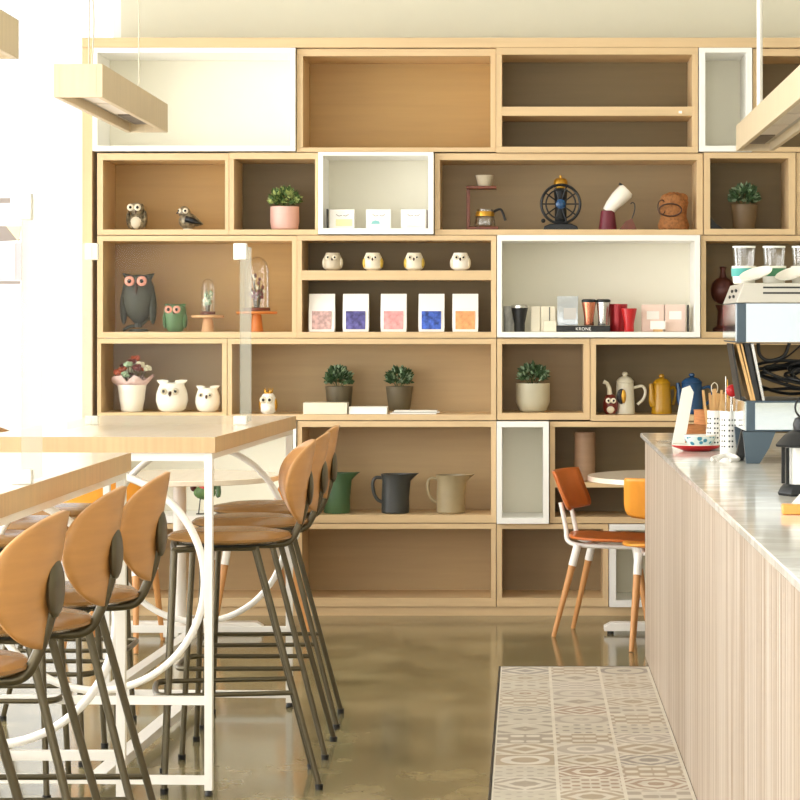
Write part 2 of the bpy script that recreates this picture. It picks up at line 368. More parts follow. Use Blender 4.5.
for y in (YF, 1.0, 4.6, 8.2): g.box(XL-.2, XL, y, y+.12, .3, 3.3)
g.box(XL-.2, XL, YB-.9, YB, .3, 3.3); struct(g.build('wall_left', 'wall'))  # unseen corner pier widened to cut daylight on the bookcase's left
g = MB(); g.box(XL-.2, XR+.2, YF-.2, YF, 0, .2); g.box(XL-.2, XR+.2, YF-.2, YF, 2.9, ZC); g.box(XL-.2, XL+.1, YF-.2, YF, .2, 2.9); g.box(XR-.3, XR+.2, YF-.2, YF, .2, 2.9); g.box(.3, 1.2, YF-.2, YF, .2, 2.9); g.box(1.2, 3.0, YF-.2, YF, .8, .9); g.box(1.2, 3.0, YF-.2, YF, 2.2, 2.3)
struct(g.build('wall_front', 'wall'))
def window(n, x0, x1, y0, y1, z0, z1, along, nm=1, pm='window_glass'):
    e = bpy.data.objects.new('window_%d' % n, None); C.objects.link(e); struct(e)
    f = MB(); w = .045
    if along == 'y':
        for z in (z0, z1-w): f.box(x0, x1, y0, y1, z, z+w)
        for i in range(nm+1):
            y = y0+(y1-y0-w)*i/nm; f.box(x0, x1, y, y+w, z0+w, z1-w)
        p = MB(); p.box((x0+x1)/2-.004, (x0+x1)/2+.004, y0+.01, y1-.01, z0+.01, z1-.01)
    else:
        for z in (z0, z1-w): f.box(x0, x1, y0, y1, z, z+w)
        for i in range(nm+1):
            x = x0+(x1-x0-w)*i/nm; f.box(x, x+w, y0, y1, z0+w, z1-w)
        p = MB(); p.box(x0+.01, x1-.01, (y0+y1)/2-.004, (y0+y1)/2+.004, z0+.01, z1-.01)
    f.build('window_frame', 'white_paint', e); p.build('pane', pm, e)
window(1, XL-.2, WB, YB+.04, YB+.1, .12, 3.35, 'x', 1, 'dimming_glass')
for i, (a, c) in enumerate(((1.12, 4.6), (4.72, 8.2), (8.32, YB-.9))): window(2+i, XL-.14, XL-.08, a, c, .3, 3.3, 'y', 2)
window(5, XL-.14, XL-.08, YF+.12, 1.0, .3, 3.3, 'y', 2)
window(6, XL+.1, .3, YF-.14, YF-.08, .2, 2.9, 'x', 2)
window(7, 1.2, XR-.3+.1, YF-.14, YF-.08, .9, 2.2, 'x', 2, 'dimming_glass')
window(8, 1.2, 2.9, YF-.14, YF-.08, .2, .8, 'x', 2)  # unseen low glazing added for more light from the front
window(9, 1.2, 2.9, YF-.14, YF-.08, 2.3, 2.9, 'x', 2)  # unseen transom, likewise added to brighten the bookcase

# ---------------------------------------------------------------- the bookcase
bf = thing('bookcase_frame', 'wide maple outer frame of the wall bookcase, around all its cubbies', 'bookcase', (0, SY, 0))
x0, x1 = X(82.5, SY), X(880, SY); D = .365
MB().box(x0, X(92.5, SY), -.01, D, 0, Z(48, SY)).build('side_panel', 'maple_v', bf, bevel=.001)
MB().box(X(870, SY), x1, -.01, D, 0, Z(48, SY)).build('side_panel', 'maple_v', bf, bevel=.001)
MB().box(x0, x1, -.015, D, Z(48, SY)+.0005, Z(38, SY)).build('top_panel', 'maple', bf, bevel=.001)
MB().box(X(92.5, SY)+.001, X(870, SY)-.001, .01, D, 0, Z(607.2, SY)).build('plinth', 'maple', bf)
def cubby(label, o, inn, kind, dy=0, group=None):
    """o = outer rect on the front plane (photo pixels of the shelf plane), inn = openings stacked from the top"""
    ox0, oy0, ox1, oy1 = o; e = .0008
    zb = Z(oy1, SY)+e; t = thing('shelf_cubby', label, 'shelf', ((X(ox0, SY)+X(ox1, SY))/2, SY+dy, zb), 0, group)
    cx, cz = t.location.x, t.location.z
    fx = lambda p: X(p, SY)-cx
    fz = lambda p: Z(p, SY)-cz
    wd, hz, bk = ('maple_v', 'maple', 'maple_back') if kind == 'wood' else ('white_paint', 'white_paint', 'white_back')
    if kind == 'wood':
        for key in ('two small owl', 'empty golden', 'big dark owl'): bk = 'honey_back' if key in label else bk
        for key in ('small maple cubby holding the pink', 'split by one', 'brown pot', 'owl mugs above', 'enamel', 'brown vase', 'espresso', 'hanging lamp', 'right edge'): bk = 'dark_back' if key in label else bk
        for key in ('behind the orange chair', 'plant in a pale pot', 'coffee grinder', 'flower bucket'): bk = 'mid_back' if key in label else bk
    dp = .36; i0, iN = inn[0], inn[-1]
    f = MB(); f.box(fx(ox0)+e, fx(ox1)-e, 0, dp, fz(i0[1]), fz(oy0)-e); f.build('top_board', hz, t, bevel=.0008)
    f = MB(); f.box(fx(ox0)+e, fx(ox1)-e, 0, dp, 0, fz(iN[3])); f.build('bottom_board', hz, t, bevel=.0008)
    f = MB(); f.box(fx(ox0)+e, fx(i0[0]), 0, dp, fz(iN[3])+.0002, fz(i0[1])-.0002); f.build('side_board', wd, t, bevel=.0008)
    f = MB(); f.box(fx(i0[2]), fx(ox1)-e, 0, dp, fz(iN[3])+.0002, fz(i0[1])-.0002); f.build('side_board', wd, t, bevel=.0008)
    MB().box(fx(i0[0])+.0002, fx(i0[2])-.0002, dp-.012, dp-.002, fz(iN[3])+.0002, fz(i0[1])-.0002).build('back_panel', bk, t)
    for a, c in zip(inn, inn[1:]):
        MB().box(fx(i0[0])+.0002, fx(i0[2])-.0002, .001, dp-.0125, fz(c[1]), fz(a[3])).build('divider', hz, t)
    return t
cubby('large white cubby at top left of the bookcase', (93, 48, 296, 151.5), [(98, 53, 291, 146)], 'white', -.02)
cubby('empty golden maple cubby in the top row beside the large white one', (296.5, 48.5, 496, 152), [(303, 56, 490.5, 147.5)], 'wood')
cubby('maple cubby in the top row split by one shelf into two empty slots', (496, 48, 698, 153), [(502, 55, 692, 107), (502, 116, 692, 147)], 'wood', -.018)
cubby('narrow upright white cubby in the top row', (698.5, 48, 752, 152), [(705, 53, 746, 146)], 'white', -.02)
cubby('maple cubby at the top right behind the hanging lamp', (752.5, 48.5, 869.5, 152), [(760, 56, 862, 147)], 'wood')
cubby('maple cubby holding two small owl figurines', (97, 153, 229, 235), [(103, 160, 225, 229.5)], 'wood')
cubby('small maple cubby holding the pink potted plant', (229, 152.5, 318, 235), [(234, 159, 315, 229.5)], 'wood')
cubby('white cubby holding three small printed cards', (318.5, 152.3, 434, 234.5), [(323.5, 156, 428.5, 228.5)], 'white', -.03)
cubby('wide maple cubby holding the coffee grinder and dripper', (434.5, 153.2, 703, 235), [(440, 160, 697, 229.5)], 'wood')
cubby('maple cubby holding the plant in a brown pot, upper right', (703.5, 152.5, 795.5, 235), [(710, 158.5, 788.5, 229)], 'wood', -.012)
cubby('maple cubby cut by the right edge of the photo', (796, 152.5, 869.5, 235), [(801, 159, 864, 229)], 'wood')
cubby('maple cubby holding the big dark owl and glass domes', (97, 235.5, 297, 338), [(103, 241, 292, 332)], 'wood')
cubby('maple cubby with owl mugs above and coffee bags below', (297, 235.3, 496.5, 338), [(302, 240.5, 491, 270.5), (302, 280, 491, 332)], 'wood', -.006)
cubby('large white cubby holding tumblers, boxes and a silver pouch', (497, 235, 700, 337.5), [(502, 241, 694.5, 332)], 'white', -.022)
cubby('maple cubby behind the espresso machine cups', (700.5, 235.3, 869.5, 338), [(706, 241, 864, 332)], 'wood')
cubby('maple cubby holding the flower bucket and two white owls', (97, 338.3, 227, 419.5), [(101, 343.5, 222, 412.5)], 'wood')
cubby('wide maple cubby holding two dark pots, books and golden owl', (227.3, 338.3, 496.5, 420.5), [(232, 344, 491, 414.5)], 'wood')
cubby('small maple cubby holding the plant in a pale pot', (497, 338.3, 590, 420), [(502, 344, 583.5, 413)], 'wood')
cubby('wide maple cubby holding the enamel coffee pots', (590.3, 338.3, 869.5, 421), [(596, 344.5, 864, 415)], 'wood', -.012)
cubby('white cubby behind the far tall table', (97, 420.5, 296.5, 523), [(102, 426, 291, 516)], 'white', -.01)
cubby('wide maple cubby holding the stoneware jugs', (297, 421, 496.3, 523), [(302, 427, 491, 515)], 'wood')
cubby('upright white cubby, empty, beside the jugs', (496.6, 421, 549, 523.5), [(502, 427, 543, 517.5)], 'white', -.03)
cubby('maple cubby with a middle shelf holding the brown vase', (549.5, 421.5, 869.5, 523.5), [(555, 427, 864, 482.5), (555, 487.5, 864, 517)], 'wood')
cubby('empty maple cubby at bottom left behind the stools', (97, 523.5, 296.5, 607), [(102, 529, 291, 598)], 'wood')
cubby('empty maple cubby in the bottom row under the jugs', (297, 523.5, 496.3, 607), [(302, 529, 491, 598)], 'wood')
cubby('empty maple cubby in the bottom row behind the orange chair', (496.6, 524, 608.5, 607), [(502, 529, 603, 598)], 'wood')
cubby('white cubby in the bottom row behind the round table base', (609, 524, 869.5, 607), [(616, 530, 864, 600)], 'white', -.015)

# ---------------------------------------------------------------- things on the shelves
def at(px, py, off=.13): return (X(px, SY), SY+off, Z(py, SY)+.0012)     # on a cubby floor whose front edge reads py
def leaves(mb, cx, cz, rx, rz, n, ll=.03, m2=.3):
    for i in range(n):
        a = random.uniform(0, 2*PI); e = random.uniform(-.25, 1); rr = random.uniform(.45, 1)**.6
        ce = math.sqrt(max(0, 1-min(1, abs(e))**2)) if e > 0 else 1
        c = Vector((cx+rx*ce*math.cos(a)*rr, rx*ce*math.sin(a)*rr, cz+rz*e*rr))
        d = Vector((math.cos(a)*ce, math.sin(a)*ce, e*.8+.25)) + Vector([random.uniform(-.5, .5) for _ in range(3)]); d.normalize()
        s = d.cross(Vector([random.uniform(-1, 1) for _ in range(3)])).normalized(); nn = d.cross(s)
        l = ll*random.uniform(.7, 1.2); w = l*.3; m = 1 if random.random() < m2 else 0
        base, tip = c-d*l*.5, c+d*l*.5; mid = c+nn*w*.35
        v0, v1, v2, v3, v4 = mb.v(base), mb.v(c+s*w-nn*w*.2), mb.v(tip), mb.v(c-s*w-nn*w*.2), mb.v(mid)
        mb._f([v0, v1, v4], m); mb._f([v1, v2, v4], m); mb._f([v2, v3, v4], m); mb._f([v3, v0, v4], m)
def plant(name, label, loc, rt, rb, h, potmat, fw, fh, leafm=('leaf', 'leaf_light'), n=420, ll=.03, m2=.3, round_=False):
    n = int(n*.7); ll *= 1.12
    t = thing(name, label, 'plant', loc)
    if round_: prof = [(rb*.8, 0), (rb, h*.06), (rt*1.0, h*.35), (rt, h), (rt-.006, h), (rt-.008, h*.85), (0, h*.85)]
    else: prof = [(rb*.95, 0), (rb, h*.03), (rt, h), (rt-.006, h), (rt-.008, h*.86), (0, h*.86)]
    MB().lathe(prof).build('pot', potmat, t)
    MB().lathe([(rt-.012, h*.865), (rt-.012, h*.9), (0, h*.92)]).build('soil', 'soil', t)
    g = MB(); leaves(g, 0, h+fh*.30, fw/2-.01, fh*.62, n, ll, m2)
    for i in range(14):
        a = random.uniform(0, 2*PI); g.tube([(0.01*math.cos(a), .01*math.sin(a), h*.9), (rt*.6*math.cos(a), rt*.6*math.sin(a), h+fh*.3), (fw*.4*math.cos(a), fw*.4*math.sin(a), h+fh*.5)], .0012, 5)
    g.build('foliage', list(leafm), t)
    return t
plant('potted_plant', 'leafy plant with yellow tips in a pink pot', at(282, 229.5), .071, .066, .115, 'pink_pot', .18, .105, m2=.35, round_=True)
plant('potted_plant', 'small leafed plant in a tapered brown pot, upper right cubby', at(746.5, 229), .066, .052, .122, 'brown_pot', .165, .11, ('leaf_dark', 'leaf_grey'), m2=.3)
plant('potted_plant', 'bushy plant in a dark olive pot behind the cream book', at(335.5, 412.5, .22), .068, .058, .12, 'olive_pot', .16, .11, ('leaf_dark', 'leaf_grey'), m2=.25)
plant('potted_plant', 'bushy plant in a dark olive pot behind the fanned papers', at(397, 412.5, .22), .068, .052, .12, 'olive_pot', .16, .105, ('leaf_dark', 'leaf_grey'), m2=.25)
plant('potted_plant', 'plant in a rounded pale grey pot', at(533, 413), .083, .066, .14, 'grey_pot', .175, .105, ('leaf_dark', 'leaf_grey'), m2=.25, round_=True)

def owl(name, label, loc, w, h, body, eye='eye_white', prof=None, ears='up', wing=None, belly=None, crown=False, rz=0, cat='figurine', group=None, earm=None, eyer=.2, eyez=.68, open_top=False):
    t = thing(name, label, cat, loc, rz, group); r = w/2
    prof = prof or [(.62, 0), (.86, .1), (1, .34), (.97, .52), (.84, .74), (.66, .9), (.35, .97), (0, 1)]
    P = [(a*r, b_*h) for a, b_ in prof]
    if open_top: P = [(.6*r, 0), (.9*r, .12*h), (r, .4*h), (.9*r, .75*h), (.74*r, .93*h), (.7*r, h), (.66*r, h), (.66*r, .75*h), (0, .7*h)]
    g = MB(); g.lathe(P, sy=.86)
    if ears == 'up':
        for s in (-1, 1): g.lathe([(.28*r, 0), (.16*r, .08*h), (0, .2*h)], (s*.6*r, 0, .84*h), seg=10)
    elif ears == 'wide':
        for s in (-1, 1): g.tube([(s*.3*r, 0, .86*h), (s*.62*r, 0, .93*h), (s*.95*r, 0, 1.0*h)], [.3*r, .22*r, .02*r], 10)
    g.build('body', body, t)
    def rad(z):
        for (a, z0), (b_, z1) in zip(P, P[1:]):
            if z0 <= z <= z1 and z1 > z0: return a+(b_-a)*(z-z0)/(z1-z0)
        return r
    for s in (-1, 1):
        ex, ez = s*.36*r, eyez*h; ey = -.86*math.sqrt(max(.01, rad(ez)**2-ex**2))
        er = eyer*w
        e = MB().ball((ex, ey, ez), (er, er*.42, er)).build('eye', eye, t)
        MB().ball((ex, ey-er*.36, ez), (er*.42, er*.2, er*.42), seg=10).build('pupil', 'eye_black', e)
    by = -.86*rad(eyez*h*.88)
    MB().tube([(0, by+.003, eyez*h*.95), (0, by-.05*w, eyez*h*.84), (0, by-.03*w, eyez*h*.74)], [.05*w, .045*w, .01*w], 8).build('beak', 'gold' if crown else 'brown_dark', t)
    if wing:
        for s in (-1, 1):
            MB().ball((s*.86*r, -.05*r, .42*h), (.22*r, .5*r, .3*h)).build('wing', wing, t)
    if belly:
        MB().ball((0, -.5*r, .27*h), (.62*r, .42*r, .24*h)).build('belly', belly, t)
    if crown:
        g = MB(); g.lathe([(.45*r, 0), (.5*r, .07*h), (.4*r, .09*h)], (0, 0, .93*h), 14)
        for k in range(5):
            a = 2*PI*k/5+.3; g.tube([(.4*r*math.cos(a), .4*r*math.sin(a), .96*h), (.52*r*math.cos(a), .52*r*math.sin(a), 1.14*h)], [.14*r, .02*r], 8); g.ball((.52*r*math.cos(a), .52*r*math.sin(a), 1.15*h), .07*r)
        g.build('crown', 'gold', t)
    return t
owl('owl_figurine', 'grey and silver owl figurine with big round eyes, the left of the two', at(132.5, 229.5), .095, .135, 'owl_silver', wing='owl_silver', belly='eye_white', eyer=.18, eyez=.8, ears=None,
    prof=[(.5, 0), (.9, .1), (1, .25), (.85, .45), (.62, .58), (.78, .72), (.8, .85), (.6, .96), (0, 1)])
t = thing('bird_figurine', 'small grey striped bird figurine facing left beside the silver owl', 'figurine', at(184, 229.5))
g = MB(); g.ball((0, 0, .045), (.045, .034, .042)); g.ball((-.018, 0, .088), (.03, .027, .03)); g.tube([(.02, 0, .05), (.05, 0, .035), (.075, 0, .03)], [.03, .018, .004], 10); g.build('body', 'owl_silver', t)
e = MB().ball((-.008, -.024, .094), (.014, .006, .014)).build('eye', 'eye_white', t); MB().ball((-.009, -.03, .094), (.006, .003, .006)).build('pupil', 'eye_black', e)
e = MB().ball((-.036, -.016, .094), (.01, .008, .013)).build('eye', 'eye_white', t); MB().ball((-.042, -.02, .094), (.005, .004, .006)).build('pupil', 'eye_black', e)
MB().tube([(-.044, -.005, .088), (-.056, -.006, .08)], [.007, .001], 8).build('beak', 'black', t)
MB().tube([(-.005, -.03, .055), (.03, -.036, .045), (.07, -.02, .03)], [.016, .016, .003], 10).build('wing', 'black_metal', t)
MB().lathe([(.025, 0), (.022, .008), (0, .01)], (0, 0, 0), 12).build('foot', 'eye_white', t)

owl('owl_figurine', 'large dark owl with pink eyes standing on a curved foot', at(134.5, 332, .12), .165, .285, 'owl_dark', 'eye_pink', ears='wide', wing='owl_dark', eyer=.15, eyez=.86,
    prof=[(.05, .12), (.3, .16), (.72, .3), (.95, .48), (1, .62), (.92, .78), (.72, .9), (.5, .96), (0, .98)])
t = [o for o in C.objects if o.get('label', '').startswith('large dark owl')][0]
g = MB(); g.tube(smooth_path([(-.075, 0, .006), (-.045, 0, .024), (-.01, 0, .03), (.02, 0, .04), (.045, 0, .06), (.075, 0, .062)]), .008, 8); g.tube([(0, 0, .02), (0, 0, .06)], [.02, .016], 8); g.lathe([(.05, 0), (.045, .012), (0, .014)], seg=16); g.build('branch', 'owl_dark', t)
owl('owl_figurine', 'small green owl with pink and white eyes beside the large dark owl', at(171.5, 332, .12), .112, .135, 'owl_green', 'eye_pink', ears='wide', wing='owl_green', eyer=.17, eyez=.8,
    prof=[(.55, 0), (.7, .06), (.86, .3), (.95, .55), (.98, .75), (.9, .9), (.5, .98), (0, 1)])
owl('owl_jar', 'white ceramic owl jar with speckled belly, the larger of two', at(169, 412.5, .1), .158, .152, 'white_cer', 'grey_cer', ears='wide', eyer=.11, eyez=.66,
    prof=[(.62, 0), (.86, .1), (1, .36), (.97, .58), (.82, .8), (.72, .9), (.4, .93), (0, .94)])
owl('owl_jar', 'white ceramic owl jar, the smaller of two beside the cubby wall', at(205, 412.5, .1), .122, .125, 'white_cer', 'grey_cer', ears='wide', eyer=.1, eyez=.66,
    prof=[(.62, 0), (.86, .1), (1, .36), (.97, .58), (.82, .8), (.72, .9), (.4, .93), (0, .94)])
owl('owl_figurine', 'white owl figurine with a golden crown', at(266.5, 414.5, .08), .085, .105, 'white_cer', 'eye_white', wing='gold', belly='white_cer', crown=True, eyer=.21, eyez=.66, ears=None)
owl('owl_figurine', 'red brown owl figurine with a long white tube on its head', at(611, 415, .08), .068, .1, 'red_trim', 'eye_white', wing='red_trim', belly='cream', eyer=.2, eyez=.68, ears=None)
t = [o for o in C.objects if o.get('label', '').startswith('red brown owl')][0]
MB().tube([(-.004, 0, .095), (-.006, 0, .125), (-.016, 0, .15), (-.034, 0, .158)], [.014, .011, .009, .011], 10).build('tube', 'cream', t)
for px, bm_, wm, lab in ((331.5, 'grey_cer', 'cream', 'greyish cream owl mug, leftmost of the four'), (372, 'cream', 'yellow_cer', 'yellow winged owl mug, second from left'),
                     (413.5, 'cream', 'yellow_cer', 'yellow winged owl mug, third from left'), (460, 'white_cer', 'cream', 'white owl mug, rightmost of the four')):
    owl('owl_mug', lab, at(px, 270.5, .07), .094, .086, bm_, ears='up' if 0 else None, wing=wm, eyer=.13, eyez=.72, cat='mug', group='owl mugs on the upper slot', open_top=True)

# printed cards in the white cubby
for px, cm, lab in ((341.5, 'card_yel', 'small white card with a pale yellow print'), (378, 'card_blue', 'small white card with a pale blue mark'), (413, 'card_pink', 'small plain white card with a faint mark')):
    t = thing('gift_box', lab, 'box', at(px, 228.5, .03), 0, 'small boxes in the white cubby')
    MB().box(-.06, .06, 0, .035, 0, .093).build('carton', 'paper', t, bevel=.002)
    g = MB()
    if cm == 'card_yel': g.box(-.03, .05, -.001, 0, .012, .045)
    elif cm == 'card_blue': g.prism([(-.035, .022), (.008, .022), (.004, .035), (-.015, .04), (-.03, .034)], -.001, 0)
    else: g.box(-.03, .045, -.001, 0, .01, .014)
    g.build('print', cm, t)
    g = MB(); g.tube([(-.028, -.001, .068), (-.014, -.001, .06), (0, -.001, .064)], .0018, 6); g.tube([(.006, -.001, .064), (.018, -.001, .06), (.032, -.001, .068)], .0018, 6); g.build('mark', 'ink', t)
tag(MB().box(-.003, .003, 0, .08, 0, .095).build('slit_strip', 'black_metal', loc=at(326.5, 228.5, .03)), 'thin dark strip standing at left edge of the white cubby', 'card')  # thin strip drawn for a dark slit at the box side
tag(MB().box(-.002, .002, 0, .08, 0, .09).build('slit_strip', 'ink', loc=at(426.6, 228.5, .03)), 'thin grey strip standing at right edge of the white cubby', 'card')  # grey strip drawn for the matching slit on the right

# dripper stand, server
t = thing('dripper_stand', 'copper coloured pour-over stand with a top plate', 'coffee stand', at(482, 229.5, .12))
g = MB(); g.box(-.072, .078, -.06, .06, 0, .016); g.build('base', 'copper_wood', t, bevel=.003)
MB().box(-.078, -.06, -.01, .01, .0, .2).build('post', 'copper_wood', t, bevel=.002)
MB().box(-.078, .068, -.05, .05, .2, .214).build('top_plate', 'copper_wood', t, bevel=.003)
lo = t.location
t = thing('coffee_dripper', 'pale ceramic dripper cup on the copper stand', 'cup', (lo.x+.01, lo.y, lo.z+.2155))
MB().lathe([(.03, 0), (.034, .006), (.044, .052), (.042, .052), (.03, .01), (0, .008)]).build('cup', 'grey_cer', t)
t = thing('coffee_server', 'glass coffee server with amber band and black handle', 'coffee pot', (lo.x+.012, lo.y, lo.z+.0175))
MB().lathe([(.05, 0), (.054, .008), (.046, .05), (.038, .07), (.04, .085), (.038, .085), (.036, .07), (.044, .05), (.05, .01), (0, .004)]).build('glass_body', 'clear', t)
MB().lathe([(.0465, .05), (.0475, .056), (.043, .074), (.041, .074), (.041, .05)]).build('band', 'gold', t)
MB().tube(smooth_path([(.038, -.0, .07), (.06, 0, .082), (.078, 0, .083), (.09, 0, .06), (.1, 0, .03)], 5), .006, 8).build('handle', 'black', t)

# wheel coffee grinder
t = thing('coffee_grinder', 'black antique coffee grinder with a big spoked wheel', 'grinder', at(561, 229.5, .12))
g = MB(); g.prism([(-.085, 0), (.085, 0), (.08, .018), (.05, .03), (-.05, .03), (-.08, .018)], -.05, .06); g.build('base', 'black_metal', t, bevel=.003)
g = MB(); wz = .126; g.tube([(.094*math.cos(a*PI/20), -.035, wz+.094*math.sin(a*PI/20)) for a in range(40)], .007, 8, True); g.tube([(.072*math.cos(a*PI/20), -.035, wz+.072*math.sin(a*PI/20)) for a in range(40)], .004, 8, True)
g.build('wheel', 'black_metal', t)
for k in range(10):
    a = k*PI/5; MB().tube([(.02*math.cos(a), -.035, wz+.02*math.sin(a)), (.092*math.cos(a), -.035, wz+.092*math.sin(a))], .004, 6).build('spoke', 'black_metal', t)
MB().lathe([(0, 0), (.022, 0), (.024, .01), (.012, .02), (0, .022)], seg=20).build('hub', 'blue_enamel', t, (0, -.03, wz), (PI/2, 0, 0))
g = MB(); g.lathe([(.035, .03), (.03, .05), (.028, .12), (.034, .2), (.03, .2)], (0, .015, 0)); g.build('body', 'black_metal', t)
g = MB(); g.lathe([(.034, .205), (.036, .212), (.034, .24), (.025, .252), (.006, .256), (.006, .268), (0, .27)], (0, .012, 0)); g.build('hopper', 'gold', t)
MB().ball((-.085, -.03, .045), .011).build('knob', 'black', t)

# burgundy and white bent brewer
t = thing('milk_frother', 'burgundy stand with a slanted white head', 'coffee tool', at(609, 229.5, .12))
MB().lathe([(.046, 0), (.044, .01), (.033, .095), (0, .097)], (-.002, 0, 0), 24).build('base', 'burgundy', t)
MB().tube([(-.002, 0, .09), (.018, 0, .12), (.05, 0, .155), (.084, 0, .188), (.094, 0, .198)], [.028, .033, .04, .042, .034], 20).build('head', 'white_cer', t)
MB().tube([(.058, 0, .218), (.064, 0, .228)], .01, 8).build('cap', 'black', t)
t = thing('hook_stand', 'small brown tent shaped block with a wire hook', 'stand', at(629, 229.5, .1))
MB().prism([(-.045, 0), (.042, 0), (.018, .055), (-.012, .042)], -.03, .03).build('block', 'copper_wood', t)
MB().tube(smooth_path([(.016, 0, .05), (.03, 0, .09), (.032, 0, .125), (.02, 0, .134), (.012, 0, .126)], 5), .003, 6).build('hook', 'black', t)
t = thing('stuffed_bear', 'brown burlap bear head bag slumped against the cubby side', 'bag', at(675, 229.5, .1))
g = MB(); g.lathe([(.07, 0), (.074, .02), (.06, .06), (.062, .1), (.07, .13), (.055, .165), (.02, .18), (0, .18)], sy=.7, fn=lambda p, a: [p[0]*(1+.08*math.sin(5*a)), p[1], p[2]+.006*math.sin(3*a)]); g.ball((.04, 0, .155), (.03, .02, .025)); g.ball((-.035, 0, .155), (.028, .02, .022)); g.build('body', 'burlap', t)
MB().tube([(-.02+.055*math.cos(a*PI/12), -.055-.01*math.sin(a*PI/12), .095+.03*math.sin(a*PI/12)) for a in range(24)], .004, 6, True).build('cord', 'brown_dark', t)
MB().tube([(-.06+.02*math.cos(a*PI/8), -.03, .11+.035*math.sin(a*PI/8)) for a in range(16)], .003, 6, True).build('cord', 'brown_dark', t)
tag(MB().prism([(-.03, 0), (.04, 0), (.0, .025), (-.028, .062)], -.03, .03).build('wedge_stand', 'black', loc=at(717.5, 229, .1)), 'dark wedge lying left of the brown potted plant', 'ornament')

# glass domes on stands
def cloche(label, px, h_stand, disc, dome_r, dome_h, sm, red):
    t = thing('cloche', label, 'ornament', at(px, 332, .12))
    MB().lathe([(.034, 0), (.03, .01), (.022, h_stand-.015), (0, h_stand-.015)], seg=20).build('pedestal', sm, t)
    MB().lathe([(disc-.004, h_stand-.014), (disc, h_stand-.01), (disc, h_stand-.002), (0, h_stand)], seg=30).build('tray', sm, t)
    MB().lathe([(dome_r, h_stand+.002), (dome_r*1.02, h_stand+.01), (dome_r*1.02, h_stand+.016), (0, h_stand+.018)], seg=26).build('plinth', 'copper_wood', t)
    z = h_stand+.018
    MB().lathe([(dome_r*.92, z+.001), (dome_r*.92, z+dome_h*.7), (dome_r*.8, z+dome_h*.86), (dome_r*.5, z+dome_h*.96), (.001, z+dome_h)], seg=26).build('dome', 'clear', t)
    g = MB()
    for k in range(9):
        a = k*2.4; rr = dome_r*.5; hh = dome_h*random.uniform(.35, .68)
        g.tube([(rr*.3*math.cos(a), rr*.3*math.sin(a), z), (rr*.6*math.cos(a), rr*.6*math.sin(a), z+hh*.6), (rr*math.cos(a+.3), rr*math.sin(a+.3), z+hh)], [.004, .003, .002], 6)
        for q in range(4): g.ball((rr*.8*math.cos(a)+random.uniform(-.01, .01), rr*.8*math.sin(a), z+hh*random.uniform(.4, 1)), (.007, .007, .009), 1 if random.random() < .6 else 2, 8)
    g.build('dried_flowers', ['stem', 'flower_dk' if red else 'leaf_grey', 'flower_wh'], t)
    return t
cloche('small glass dome with dried flowers on a pale pine pedestal', 204.5, .082, .08, .036, .16, 'pine', False)
cloche('tall glass dome with red dried branch on an orange teak pedestal', 254, .1, .1, .064, .25, 'orange_wood', True)

# coffee bags
for px, lm, lab in ((321, 'label_mauve', 'white coffee bag with a pale mauve label'), (355, 'label_navy', 'white coffee bag with a navy violet label'), (393, 'label_pink', 'white coffee bag with a pink label'),
                    (431, 'label_blue', 'white coffee bag with a bright blue label'), (465, 'label_orange', 'white coffee bag with an orange label')):
    t = thing('coffee_bag', lab, 'bag', at(px, 332, .07), 0, 'coffee bags in the lower slot')
    g = MB(); w, h, d = .0625, .184, .035
    rings = [(0, w*.97, d), (.02, w, d), (h*.55, w, d*.85), (h*.85, w*1.0, d*.35), (h, w*1.0, .003)]
    vs = [[g.v((sx*a, sy*b_, z)) for sx, sy in ((-1, -1), (1, -1), (1, 1), (-1, 1))] for z, a, b_ in rings]
    for A, B in zip(vs, vs[1:]):
        for i in range(4): g._f([A[i], A[(i+1) % 4], B[(i+1) % 4], B[i]], 0)
    g._f(vs[0][::-1], 0); g._f(vs[-1], 0); g.build('pouch', 'paper', t)
    MB().box(-.047, .047, -d-.0015, -d+.008, .012, .1).build('label', lm, t)

# white cubby: cups, pouch, boxes
def base_at(px, off): return at(px, 332, off)
def cup(name, label, px, w, h, mt, off, lid=None, waist=.75, cat='tumbler', group=None, z=0):
    p = base_at(px, off); t = thing(name, label, cat, (p[0], p[1], p[2]+z), 0, group); r = w/2
    MB().lathe([(r*waist*.95, 0), (r*waist, .004), (r*waist*1.0, h*.35), (r, h*.97), (r, h), (r-.003, h), (r*waist-.003, h*.4), (0, h*.3)], seg=26).build('body', mt, t)
    if lid: MB().lathe([(r*1.03, h+.0005), (r*1.03, h+.012), (r*.8, h+.016), (0, h+.016)], seg=24).build('lid', lid, t)
    return t
tag(MB().lathe([(.022, 0), (.024, .003), (.027, .125), (.024, .125), (.02, .01), (0, .01)]).build('marbled_cup', 'marble_cup', loc=base_at(508.5, .16)), 'marbled white and grey cup at the left of the white cubby', 'cup')
cup('travel_tumbler', 'black waisted travel tumbler with a grey lid', 519.5, .08, .115, 'black', .07, 'steel', .65)
for a, c, hh, lab in ((531, 540, .124, 'tall slim cream box right beside the black tumbler'), (541, 555.5, .124, 'tall cream box with a thin dark line, behind a small box')):
    t = thing('carton', lab, 'box', base_at((a+c)/2, .12), 0, 'cream boxes beside the black tumbler')
    MB().box(-(c-a)*S/2, (c-a)*S/2, -.03, .03, 0, hh).build('box_body', 'cream', t, bevel=.001)
    if c > 550: MB().box(.005, .01, -.0305, -.03, .05, .12).build('stripe', 'black', t)
tag(MB().box(-.031, .031, -.02, .02, 0, .053).build('carton', 'cream', loc=base_at(550, .06), bevel=.001), 'small low cream box beside the black tray', 'box')
t = thing('display_tray', 'flat black display tray with white lettering', 'tray', base_at(583.5, .11))
